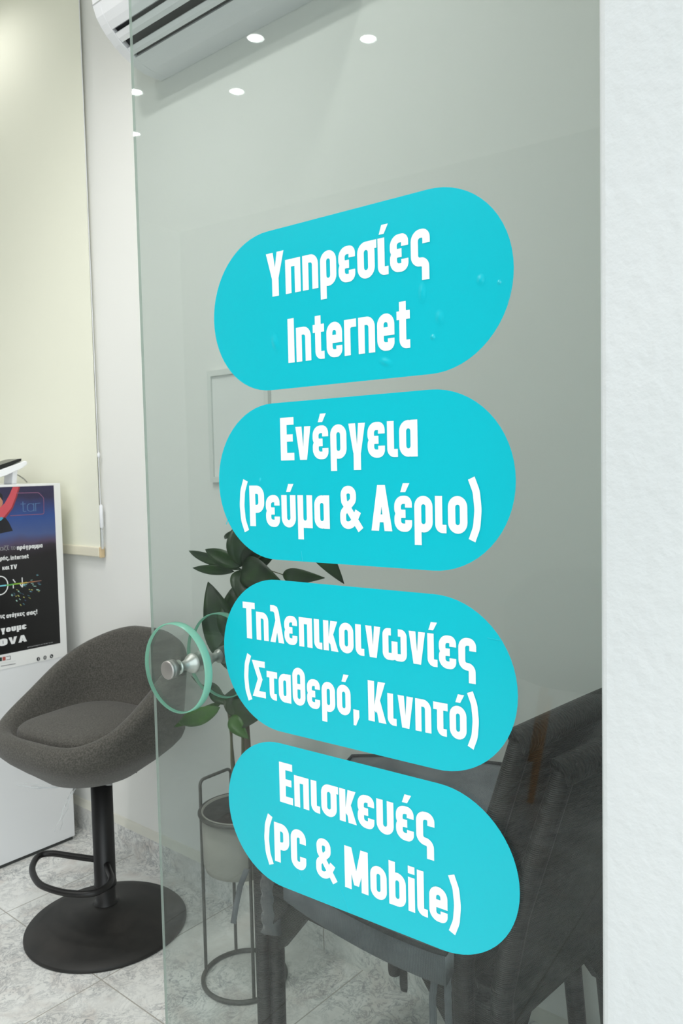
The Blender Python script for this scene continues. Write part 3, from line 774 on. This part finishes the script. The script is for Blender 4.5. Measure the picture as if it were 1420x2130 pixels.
# ================================================================== air conditioner
ac = empty('air_conditioner', (XW, 1.60, 2.47))
tag(ac, 'white wall mounted air conditioner with dark outlet slots', 'air conditioner')
PROF = [(1.5435, 2.4675), (1.4829, 2.4672), (1.4500, 2.4740), (1.4094, 2.4905), (1.3830, 2.5060), (1.3555, 2.5282), (1.3390, 2.5460), (1.3263, 2.5635), (1.3160, 2.5900), (1.3100, 2.6300), (1.3080, 2.6800), (1.3140, 2.7400), (1.3400, 2.7650), (1.5435, 2.7700)]
A0, B0 = Vector((1.3520, 2.5320)), Vector((1.4280, 2.4830))
def acf(a, b, h): return (a - XW, h - 1.60, b - 2.47)
mb = MB(); mb.prism(PROF, 1.955, 1.990, acf); mb.build('end_cap', M_WPLASTIC2, ac, bevel=.003, merge=True)
mb = MB(); mb.prism(PROF, 1.190, 1.225, acf); mb.build('end_cap', M_WPLASTIC2, ac, bevel=.003, merge=True)
cut = [(1.5435, 2.4675), (1.4829, 2.4672), (1.4500, 2.4740), (B0.x, B0.y), (B0.x + .03, B0.y + .045), (A0.x + .045, A0.y + .03), (A0.x, A0.y)] + PROF[6:]
mb = MB(); mb.prism(cut, 1.225, 1.955, acf); mb.build('casing', M_WPLASTIC2, ac, merge=True)
nrm = Vector((-(A0 - B0).y, (A0 - B0).x)).normalized()
if nrm.x > 0: nrm = -nrm
mb = MB(); mb.prism([A0 - nrm * .012, B0 - nrm * .012, B0 - nrm * .030, A0 - nrm * .030], 1.226, 1.954, acf); rec = mb.build('outlet_recess', M_DARKSLOT, ac)
for t0, t1 in ((.14, .44), (.66, .90)):
    a = A0.lerp(B0, t0); b = A0.lerp(B0, t1); mid = (a + b) / 2 + nrm * .003
    mb = MB(); mb.prism([a, mid, b, b - nrm * .004, a - nrm * .004], 1.226, 1.954, acf); mb.build('outlet_vane', M_WPLASTIC, rec, merge=True)
mb = MB(); mb.prism([(1.3150, 2.5925), (1.3138, 2.5950), (1.3148, 2.5960), (1.3160, 2.5930)], 1.19, 1.9905, acf); mb.build('cover_seam', M_SEAM, ac)

# pale picture on the wall behind the glass
pf = MB()
y0, y1, z0, z1, w = 1.56, 1.81, 1.262, 1.585, .016
for a, b in (((y0, z0), (y1, z0 + w)), ((y0, z1 - w), (y1, z1)), ((y0, z0 + w), (y0 + w, z1 - w)), ((y1 - w, z0 + w), (y1, z1 - w))):
    pf.box((XW - .012, a[0], a[1]), (XW - .0005, b[0], b[1]))
pfo = pf.build('picture_frame', M_FRAMEP)
tag(pfo, 'pale thin picture frame on the wall seen through the glass', 'picture frame')
q = MB(); q.box((XW - .006, y0 + w, z0 + w), (XW - .0006, y1 - w, z1 - w)); q.build('picture', M_FRAMEI, pfo)

# ================================================================== bar stool
def tub_shell(mb, zb, zf, zback, a, b, wall=.055, seatz=None, n=72):
    """upholstered bucket: front towards +x; low lip in front, high back"""
    def R(ph):
        p = 2.9; return (abs(cos(ph) / a) ** p + abs(sin(ph) / b) ** p) ** (-1 / p)
    def rim(ph):
        d = abs(atan2(sin(ph), cos(ph))) / pi
        t_ = min(1, max(0, (d - .20) / .72)); t_ = t_ * t_ * (3 - 2 * t_) * .75 + t_ * .25
        return zf + (zback - zf) * t_
    cols = []
    for k in range(n):
        ph = 2 * pi * k / n; r = R(ph); zr = rim(ph); up = max(0, zr - zf); fl = .10 * up
        zw = zb + .112
        pr = [(.0, zb), (.09, zb), (.13, zb + .012), (r * .74, zb + .046), (r - .028, zb + .074), (r - .008, zb + .094), (r, zw)]
        for q_ in (.35, .7): pr.append((r + fl * q_, zw + (zr - .028 - zw) * q_))
        pr += [(r + fl, zr - .028), (r + fl - .004, zr - .012), (r + fl - .016, zr - .002), (r + fl - .030, zr), (r + fl - .044, zr - .006), (r + fl - wall + .002, zr - .020)]
        zs = seatz - .012
        for q_ in (.3, .65): pr.append((r + fl * (1 - q_) - wall - .010 * q_, zr - .02 + (zs - zr + .02) * q_))
        pr += [(r - wall - .012, min(zs, zr - .022)), (r * .45, zs), (0, zs)]
        cols.append([(pp[0] * cos(ph), pp[0] * sin(ph), pp[1]) for pp in pr])
    rows = list(zip(*cols))
    mb.grid([list(x) for x in rows], closed_u=True)
    return R
def tub_pad(mb, R, seatz, wall, inset=.0, n=72, thick=.05):
    prof = [(1.0, -.035), (1.0, -.004), (.985, .006), (.95, .012), (.80, .019), (.45, .024), (0, .026)]
    rows = [[(R(2 * pi * k / n) * 0 + (R(2 * pi * k / n) - wall - .014 - inset) * f * cos(2 * pi * k / n), (R(2 * pi * k / n) - wall - .014 - inset) * f * sin(2 * pi * k / n), seatz + z) for k in range(n)] for f, z in prof]
    mb.grid(rows, closed_u=True)

SX, SY = 1.234, 1.971
st = empty('bar_stool', (SX, SY, 0), atan2(-.14, -.99))
tag(st, 'grey upholstered bucket bar stool on a round black base', 'bar stool')
mb = MB(); mb.lathe([(0, .0), (.222, .0), (.2245, .003), (.2245, .008), (.221, .012), (.19, .019), (.15, .029), (.10, .043), (.06, .056), (.040, .064), (.034, .068), (0, .068)], 96); mb.build('base', M_BASEM, st)
mb = MB(); mb.lathe([(.0, .06), (.0335, .066), (.0335, .072), (.0275, .075), (.0275, .13), (0, .13)], 40); mb.build('inner_column', M_BLACKM, st)
mb = MB(); mb.lathe([(0, .118), (.0300, .118), (.0312, .120), (.0312, .128), (.0300, .130), (.0300, .44), (0, .44)], 40); mb.build('column_sleeve', M_BLACKM, st)
# footrest: a bent tube that leaves the sleeve on one side and returns on the other
rz = st.rotation_euler[2]
def to_local(X, Y): dx, dy = X - SX, Y - SY; return (dx * cos(rz) + dy * sin(rz), -dx * sin(rz) + dy * cos(rz))
def spline(P, n=8):
    out = []
    for i in range(len(P) - 1):
        p0, p1, p2, p3 = [Vector(P[max(0, min(len(P) - 1, i + k))]) for k in (-1, 0, 1, 2)]
        for k in range(n):
            t_ = k / n
            out.append(.5 * ((2 * p1) + (p2 - p0) * t_ + (2 * p0 - 5 * p1 + 4 * p2 - p3) * t_ * t_ + (3 * p1 - p0 - 3 * p2 + p3) * t_ ** 3))
    out.append(Vector(P[-1])); return out
loop = spline([to_local(*q_) for q_ in ((1.222, 1.998), (1.190, 2.070), (1.162, 2.132), (1.128, 2.146), (1.080, 2.092), (1.052, 2.010), (1.055, 1.950), (1.075, 1.890), (1.112, 1.842), (1.155, 1.840), (1.188, 1.868), (1.208, 1.910), (1.226, 1.948))])
mb = MB(); mb.tube([(x, y, .19) for x, y in loop], .0088, 14); mb.build('footrest', M_BLACKM, st)
mb = MB(); mb.box((-.055, -.055, .436), (.055, .055, .453)); mb.tube([(0, 0, .438), (-.045, .045, .440), (-.07, .07, .440)], .005, 8); mb.build('lift_plate', M_BLACKM, st, bevel=.002)
OFFX = .026
sh = MB(); Rf = tub_shell(sh, .452, .606, .828, .228, .234, .052, .597)
sh.v = [(x + OFFX, y, z) for x, y, z in sh.v]
sh.build('bucket_shell', M_STOOLF, st, merge=True)
sh = MB(); tub_pad(sh, Rf, .595, .046); sh.v = [(x + OFFX, y, z) for x, y, z in sh.v]
pd = sh.build('seat_pad', M_STOOLF, st, merge=True)
# clear film knotted round the top of the column
rng = random.Random(5); mb = MB()
rows = []
for i in range(5):
    z = .412 + i * .007
    rows.append([((.039 + .007 * sin(5 * a + i) + rng.uniform(-.003, .003) + .004 * (i == 4)) * cos(a), (.036 + .007 * sin(5 * a + i) + rng.uniform(-.003, .003)) * sin(a), z + .012 + .006 * sin(3 * a)) for a in [2 * pi * k / 28 for k in range(28)]])
mb.grid(rows, closed_u=True)
def strand(p, q_, sag, w_, seed):
    r_ = random.Random(seed); L_ = []; R_ = []
    for i in range(12):
        f = i / 11; c = Vector(p).lerp(Vector(q_), f) + Vector((r_.uniform(-.004, .004), r_.uniform(-.004, .004), -sag * sin(f * pi)))
        ww = w_ * (1 - .6 * f); tw = f * 3 + seed
        o_ = Vector((cos(tw) * .5, sin(tw) * .5, .6)) * ww
        L_.append(c + o_); R_.append(c - o_)
    sm.grid([L_, R_])
sm = MB()
kn = Vector(to_local(1.180, 2.000) + (.430,))
for seed, (X, Y, z, sag, w_) in enumerate(((1.150, 2.035, .350, -.008, .004), (1.090, 2.09, .425, .010, .005), (1.060, 2.12, .430, .012, .003), (1.130, 2.05, .290, -.010, .003), (1.140, 2.04, .295, -.012, .003), (1.075, 2.10, .436, .008, .003))):
    strand(kn, to_local(X, Y) + (z,), sag, w_, seed)
strand((0.03, 0, .425), kn, 0, .010, 9); strand((0.0, .03, .43), kn, 0, .008, 11)
mb.build('plastic_film', M_FILM, st); sm.build('film_strands', M_STRAND, st)

# ================================================================== plant in a wire stand
PX_, PY_ = 1.32, 1.485
pl_ = empty('planter', (PX_, PY_, 0))
tag(pl_, 'grey round plant pot on a wire stand behind the glass', 'planter')
RR = .105
mb = MB(); mb.lathe([(0, .292), (.075, .292), (.090, .298), (.094, .312), (.0955, .445), (.0925, .445), (.090, .40), (.088, .33), (0, .33)], 56)
mb.build('pot', M_POT, pl_)
mb = MB(); mb.lathe([(0, .334), (.087, .334), (.0915, .440), (.0905, .440), (.0865, .336), (0, .336)], 48); mb.build('pot_liner', M_POTIN, pl_)
mb = MB(); mb.tube([(.100 * cos(a), .100 * sin(a), .440) for a in [2 * pi * k / 56 for k in range(56)]], .0052, 10, True); mb.build('rim_ring', M_WIRE, pl_)
mb = MB(); mb.tube([(RR * cos(a), RR * sin(a), .006) for a in [2 * pi * k / 64 for k in range(64)]], .0055, 10, True); mb.build('base_ring', M_WIRE, pl_)
for a in (60, 120, 240, 300):
    q_ = radians(a); mb = MB(); mb.tube([(.1035 * cos(q_), .1035 * sin(q_), .006), (.1035 * cos(q_), .1035 * sin(q_), .44)], .0042, 10); mb.build('leg', M_WIRE, pl_)
for a0, a1 in ((120, 60), (240, 300)):
    p0 = Vector((.1035 * cos(radians(a0)), .1035 * sin(radians(a0)), 0)); p1 = Vector((.1035 * cos(radians(a1)), .1035 * sin(radians(a1)), 0))
    path = fillet([(0, .44), (0, .508, .014), (1, .508, .014), (1, .44)], seg=6)
    Ln = (p1 - p0).length; path = fillet([(0, .44), (0, .510, .014), (Ln, .510, .014), (Ln, .44)], seg=6)
    mb = MB(); mb.tube([tuple(p0 + (p1 - p0) * (x / Ln)) [:2] + (z,) for x, z in path], .0042, 10); mb.build('handle', M_WIRE, pl_)
mb = MB(); rows = []
for i in range(7):
    f = i / 6; rows.append([(.0855 * f * cos(a), .0855 * f * sin(a), .395 + .01 * (1 - f) + .004 * sin(7 * a + i)) for a in [2 * pi * k / 32 for k in range(32)]])
mb.grid(rows[::-1], closed_u=True); mb.build('soil', M_SOIL, pl_)

pt = empty('potted_plant', (PX_, PY_, .40))
tag(pt, 'dark green umbrella plant growing from the wire stand pot', 'plant')
O = Vector((PX_, PY_, .40))
# points in the plane X = const are given as (Y, z) with an extra depth dx
def PP(Y, z, dx=0.0): return Vector((PX_ + dx, Y, z)) - O
def leaf(base, tip, width, up=(0, 0, 1), droop=.12, fold=.25, name='leaf', mt=None):
    base = Vector(base); tip = Vector(tip); ax = tip - base; Ln = ax.length; ax.normalize()
    up = Vector(up); side = ax.cross(up)
    if side.length < 1e-4: side = Vector((1, 0, 0))
    side.normalize(); nn = side.cross(ax).normalized()
    n = 14; rows = [[], [], [], [], []]
    for i in range(n + 1):
        f = i / n
        wv = width / 2 * (sin(pi * min(1, f ** .85)) ** .8) * (1 - .25 * f) if 0 < f < 1 else .0006
        c = base + ax * Ln * f + nn * (-droop * Ln * (f * f)) + nn * (.10 * Ln * sin(f * pi))
        for j, q_ in enumerate((-1, -.5, 0, .5, 1)):
            rows[j].append(c + side * wv * q_ + nn * (fold * abs(q_) * wv + .05 * wv * sin(f * 9)))
    mb = MB(); mb.grid(rows); o = mb.build(name, mt or M_LEAF, pt)
    so = o.modifiers.new('thickness', 'SOLIDIFY'); so.thickness = .0008
    return o
def stem(pts, r, mt=M_STEM, name='stem'):
    mb = MB(); mb.tube(pts, r, 10); return mb.build(name, mt, pt)
F3 = Vector((-.76, -.65, .1))      # towards the door
cA = PP(1.4495, 1.052)
stem([PP(1.475, .39), PP(1.462, .70), PP(1.453, .95), cA], [.0045, .0038, .0030, .0026])
stem([PP(1.462, .39), PP(1.445, .55, .0), PP(1.452, .68), PP(1.440, .80)], [.0085, .0080, .0075, .006], M_TRUNK, 'trunk')
stem([PP(1.500, .39), PP(1.466, .56, .01), PP(1.470, .68), PP(1.462, .80)], [.006, .0055, .005, .004], M_TRUNK, 'trunk')
cB = PP(1.520, .700); cC = PP(1.496, .680, -.01)
stem([PP(1.488, .39), PP(1.5005, .54), PP(1.513, .66), cB], [.0035, .003, .0028, .0025])
stem([PP(1.487, .39), PP(1.498, .56, -.01), cC], [.0035, .0035, .003])
# upper fan
leaf(cA, PP(1.668, 1.090), .030, F3, .06)
leaf(PP(1.452, 1.06), PP(1.560, 1.098, -.02), .046, F3, -.02)
leaf(PP(1.478, 1.046), PP(1.604, 1.050, -.03), .028, F3, .02)
leaf(PP(1.4495, 1.06), PP(1.472, 1.178, .03), .085, F3, .0)
leaf(PP(1.4495, 1.058), PP(1.300, 1.035, -.02), .082, F3, .06)
leaf(PP(1.4495, 1.06), PP(1.345, 1.130, .04), .075, F3, .05)
leaf(PP(1.310, 1.050), PP(1.178, 1.052), .040, F3, .0)
leaf(PP(1.250, 1.150, .02), PP(1.140, 1.040, .02), .052, F3, .02)
leaf(PP(1.495, 1.150, .05), PP(1.605, 1.110, .05), .016, F3, .30)
leaf(cA, PP(1.40, .985, -.05), .06, F3, .10)
# middle leaves hanging over the pot
leaf(PP(1.475, .800), PP(1.578, 1.012), .098, F3, -.02, .12)
leaf(PP(1.470, .86), PP(1.530, 1.00, .04), .09, F3, .02)
leaf(PP(1.460, .90), PP(1.520, .775, .03), .10, F3, .05)
leaf(PP(1.450, .88), PP(1.40, .78, .02), .08, F3, .05)
stem([PP(1.455, .80), PP(1.47, .86), PP(1.500, .925)], [.003, .0026, .002])
for a_, b_, c_ in ((cA, PP(1.380, 1.062), PP(1.310, 1.050)), (cA, PP(1.350, 1.110, .01), PP(1.250, 1.150, .02)), (cA, PP(1.470, 1.110, .03), PP(1.495, 1.150, .05)),
                   (PP(1.452, .76), PP(1.462, .78), PP(1.475, .80)), (PP(1.452, .76), PP(1.462, .82), PP(1.470, .86)), (PP(1.452, .76), PP(1.452, .85), PP(1.460, .90)), (PP(1.446, .76), PP(1.442, .82), PP(1.450, .88)),
                   (cB, PP(1.540, .704, .01), PP(1.560, .700, .02)), (cB, PP(1.522, .71, .01), PP(1.525, .715, .02)), (cC, PP(1.50, .69), PP(1.505, .70))):
    stem([a_, b_, c_], [.0016, .0014, .0011], M_STEM, 'petiole')
# lower fan
leaf(PP(1.560, .700, .02), PP(1.745, .606, .02), .030, F3, -.10, .2, mt=M_LEAF2)
leaf(PP(1.525, .700, -.02), PP(1.682, .634, -.02), .050, F3, -.06, .2, mt=M_LEAF2)
leaf(PP(1.515, .706), PP(1.625, .738, .03), .048, F3, .06)
leaf(PP(1.525, .715, .02), PP(1.690, .745, .03), .014, F3, .0)
leaf(PP(1.505, .700), PP(1.420, .770, .03), .075, F3, .05)
leaf(PP(1.505, .690), PP(1.385, .705), .080, F3, .08)
leaf(cC, PP(1.425, .640, -.02), .045, F3, .08, mt=M_LEAF2)
leaf(cC, PP(1.545, .730, .05), .05, F3, .05)
leaf(cC, PP(1.470, .760, .02), .06, F3, .05)

# ================================================================== stacked wicker chairs
def wicker_chair(loc, rz, label, film, FY):
    t = empty('wicker_chair', loc, rz)
    tag(t, label, 'chair', 'stacked black wicker chairs')
    SEAT = .425
    RY, FW, RW = -.235, .205, .172
    TOPY, TOPZ, TW = -.340, .825, .150
    for sx in (-1, 1):
        mb = MB(); mb.tube([(sx * FW, FY, 0), (sx * FW, FY, .012), (sx * FW, FY, SEAT + .035)], [.015, .0165, .0175], 16)
        mb.build('leg', M_WICKER, t)
        mb = MB(); mb.tube([(sx * RW * 1.0, RY - .035, 0), (sx * RW, RY - .004, SEAT * .75), (sx * RW, RY, SEAT), (sx * (RW - .006), RY - .030, SEAT + .15), (sx * TW, TOPY, TOPZ)], [.017, .019, .020, .019, .018], 16)
        mb.build('leg', M_WICKER, t)
    mb = MB()
    poly = [(-FW, FY), (FW, FY), (RW, RY), (-RW, RY)]
    mb.prism(poly, SEAT - .016, SEAT + .004); mb.build('seat', M_WICKERX, t, bevel=.008)
    # woven back between the posts: bowed, with a thick top rail
    def back(u, v, off):           # u -1..1 across, v 0..1 up
        x = u * (RW + (TW - RW) * v); bow = -.035 * (1 - u * u) * v
        y = RY + (TOPY - RY) * (v ** 1.4) + bow; z = SEAT - .06 + (TOPZ + .022 * (1 - u * u) - SEAT + .06) * v
        return (x, y + off, z)
    mb = MB(); N = 16
    for off in (-.009, .009):
        mb.grid([[back(-1 + 2 * i / N, j / 12, off) for i in range(N + 1)] for j in range(13)][::(1 if off > 0 else -1)])
    for j in range(12):
        for u in (-1, 1):
            mb.add([back(u, j / 12, -.009), back(u, j / 12, .009), back(u, (j + 1) / 12, .009), back(u, (j + 1) / 12, -.009)], [(0, 1, 2, 3)])
    for i in range(N):
        u0, u1 = -1 + 2 * i / N, -1 + 2 * (i + 1) / N
        mb.add([back(u0, 0, -.009), back(u1, 0, -.009), back(u1, 0, .009), back(u0, 0, .009)], [(0, 1, 2, 3)])
    mb.build('backrest', M_WICKER, t)
    mb = MB(); mb.tube([back(-1.06 + 2.12 * i / 20, 1.0, 0) for i in range(21)], .0235, 14); mb.build('top_rail', M_WICKERX, t)
    # apron rails and woven corner brackets under the seat
    for a, b in (((-FW, FY), (FW, FY)), ((FW, FY), (RW, RY)), ((RW, RY), (-RW, RY)), ((-RW, RY), (-FW, FY))):
        A = Vector(a); B = Vector(b); d = (B - A).normalized(); n_ = Vector((-d.y, d.x)); Ln = (B - A).length
        mb = MB()
        out_ = [(0, SEAT - .016), (Ln, SEAT - .016), (Ln, SEAT - .130), (Ln - .026, SEAT - .122), (Ln - .100, SEAT - .030), (.100, SEAT - .030), (.026, SEAT - .122), (0, SEAT - .130)]
        mb.prism(out_, -.009, .009, lambda x, z, h: (A.x + d.x * x + n_.x * h, A.y + d.y * x + n_.y * h, z)); mb.build('bracket_rail', M_WICKER, t)
    if film:
        mb = MB(); rows = []; r_ = random.Random(2)
        for i in range(15):
            z = .335 + i * .0092
            rows.append([(-FW + -.006 + (.0265 + .0022 * sin(3 * a + i * 1.7) + r_.uniform(-.0012, .0012)) * cos(a), FY + (.0265 + .0022 * sin(3 * a + i * 1.7)) * sin(a), z) for a in [2 * pi * k / 20 for k in range(20)]])
        mb.grid(rows, closed_u=True); mb.build('plastic_wrap', M_WRAP, t)
    return t
CHZ = radians(-5.0)
wicker_chair((1.310, .850, 0), CHZ, 'lower black wicker chair of the stacked pair behind the glass', True, .305)
wicker_chair((1.300, .918, .036), CHZ, 'upper black wicker chair of the stacked pair, under the grey cushion', False, .262)

# grey cushion lying on the upper chair, its far side propped up against the wall
def cushion():
    c = [Vector((1.048, 1.085, .526)), Vector((1.048, .690, .503)), Vector((1.468, .745, .695)), Vector((1.440, 1.222, .622))]   # top corners: near front, near rear, far rear, far front
    o0 = Vector((1.27, .95, .46))
    def P(u, v): return c[0] * (1 - u) * (1 - v) + c[1] * u * (1 - v) + c[2] * u * v + c[3] * (1 - u) * v
    N = 20
    nz = (P(1, 0) - P(0, 0)).cross(P(0, 1) - P(0, 0)).normalized()
    if nz.z < 0: nz = -nz
    def se(t_): return 1 - abs(2 * t_ - 1) ** 6
    def corner(u, v):              # pull the corners in a little
        a, b = 2 * u - 1, 2 * v - 1; k = 1 - .06 * (a * a) * (b * b); return (a * k + 1) / 2, (b * k + 1) / 2
    top = []; bot = []
    for j in range(N + 1):
        rt_, rb_ = [], []
        for i in range(N + 1):
            u, v = corner(i / N, j / N); p = P(u, v); e = (se(i / N) * se(j / N))
            sag = .010 * sin(u * pi) * sin(v * pi)
            rt_.append(p + nz * (.018 * e + sag - .016) - o0); rb_.append(p + Vector((.004, 0, -.070 - .012 * e)) - o0)
        top.append(rt_); bot.append(rb_)
    mb = MB(); mb.grid(top); mb.grid(bot[::-1])
    edge = [(0, i) for i in range(N)] + [(j, N) for j in range(N)] + [(N, N - i) for i in range(N)] + [(N - j, 0) for j in range(N)]
    vs = [top[j][i] for j, i in edge] + [bot[j][i] for j, i in edge]; n = len(edge)
    mb.add(vs, [(k, n + k, n + (k + 1) % n, (k + 1) % n) for k in range(n)], 0, True)
    o = mb.build('seat_cushion', M_CUSH, merge=True); o.location = o0
    tag(o, 'dark grey ribbed seat cushion lying on the stacked wicker chairs', 'cushion')
    mb = MB(); mb.tube([top[j][i] + Vector((0, 0, .001)) for j, i in edge], .0042, 8, True); mb.build('piping', M_PIPE, o)
    for cx, cy, segs, w_ in ((1.085, 1.205, [(0, 0, .470), (-.006, .016, .430), (-.008, .028, .385), (-.010, .036, .345)], .006),
                             (1.082, .735, [(0, 0, .450), (-.006, .004, .40), (-.006, .004, .33), (-.006, .004, .24)], .006),
                             (1.082, .712, [(0, 0, .450), (-.006, -.004, .40), (-.006, -.006, .33), (-.006, -.008, .24)], .006)):
        mb = MB(); A = []; B = []
        for dx, dy, z in segs:
            A.append(Vector((cx + dx - w_ * .3, cy + dy + w_, z)) - o0); B.append(Vector((cx + dx + w_ * .3, cy + dy - w_, z)) - o0)
        mb.grid([A, B]); tt = mb.build('tie_strap', M_CUSH, o)
        so = tt.modifiers.new('thickness', 'SOLIDIFY'); so.thickness = .002
cushion()

# ================================================================== tub chair across the shop, mirrored in the glass
tc_ = empty('tub_chair', (-1.55, 1.02, 0), radians(-20))
tag(tc_, 'grey tub chair on wooden legs reflected in the glass door', 'chair')
mb = MB(); R2 = tub_shell(mb, .395, .56, .84, .30, .32, .06, .545); mb.build('tub_shell', M_TUB, tc_, merge=True)
mb = MB(); tub_pad(mb, R2, .543, .06); mb.build('seat_pad', M_TUB, tc_, merge=True)
for sx in (-1, 1):
    for sy in (-1, 1):
        mb = MB(); mb.tube([(sx * .15, sy * .16, .40), (sx * .22, sy * .23, 0)], [.019, .012], 14); mb.build('leg', M_WOOD, tc_)

# ================================================================== ceiling downlights
LIGHTS = [(-1.165, 2.32, 'ceiling downlight reflected upper left of the pair in the glass'),
          (-1.456, 1.93, 'ceiling downlight reflected right of the pair high in the glass'),
          (-1.487, 2.705, 'ceiling downlight reflected singly below the pair in the glass'),
          (-1.198, 3.107, 'ceiling downlight reflected at the free edge of the glass door'),
          (-1.527, 3.484, 'ceiling downlight reflected lowest along the glass door edge'),
          (1.22, 2.96, 'ceiling downlight shining down on the cream blind'),
          (1.12, .92, 'added downlight out of view, brightening wall behind wicker chairs'),  # unseen lamp, added to even out the wall behind the glass
          (.55, 1.60, 'added downlight out of view, brightening floor before the glass door'),  # unseen lamp put in for more light in the room
          (-.45, 1.75, 'added downlight out of view, brightening the counter from the left'),  # unseen lamp, added to lift the counter front
          (.30, 1.85, 'added downlight out of view, brightening counter and floor')]  # unseen lamp, placed to lighten counter and floor
for x, y, lab in LIGHTS:
    d = empty('downlight', (x, y, CEIL))
    tag(d, lab, 'ceiling light', 'ceiling downlights')
    mb = MB(); mb.lathe([(.034, -.001), (.046, -.001), (.047, -.004), (.044, -.007), (.036, -.006), (.034, -.004)], 32); mb.build('trim_ring', M_WPLASTIC, d)
    mb = MB(); mb.lathe([(0, -.003), (.0345, -.003), (.0345, -.0015), (0, -.0015)], 32); mb.build('diffuser', M_LAMP, d)
    ld = bpy.data.lights.new('downlight_lamp', 'SPOT'); ld.energy = LAMP_W * ((.30 if y > 2 else .45) if x > 1 else (.4 if x < -1 else 1.6)); ld.spot_size = radians(150); ld.spot_blend = .7; ld.shadow_soft_size = .010 if x < -1 else .045
    ld.color = (1, .985, .96)
    lo = bpy.data.objects.new('downlight_lamp', ld); COL.objects.link(lo); lo.parent = d; lo.location = (0, 0, -.005)
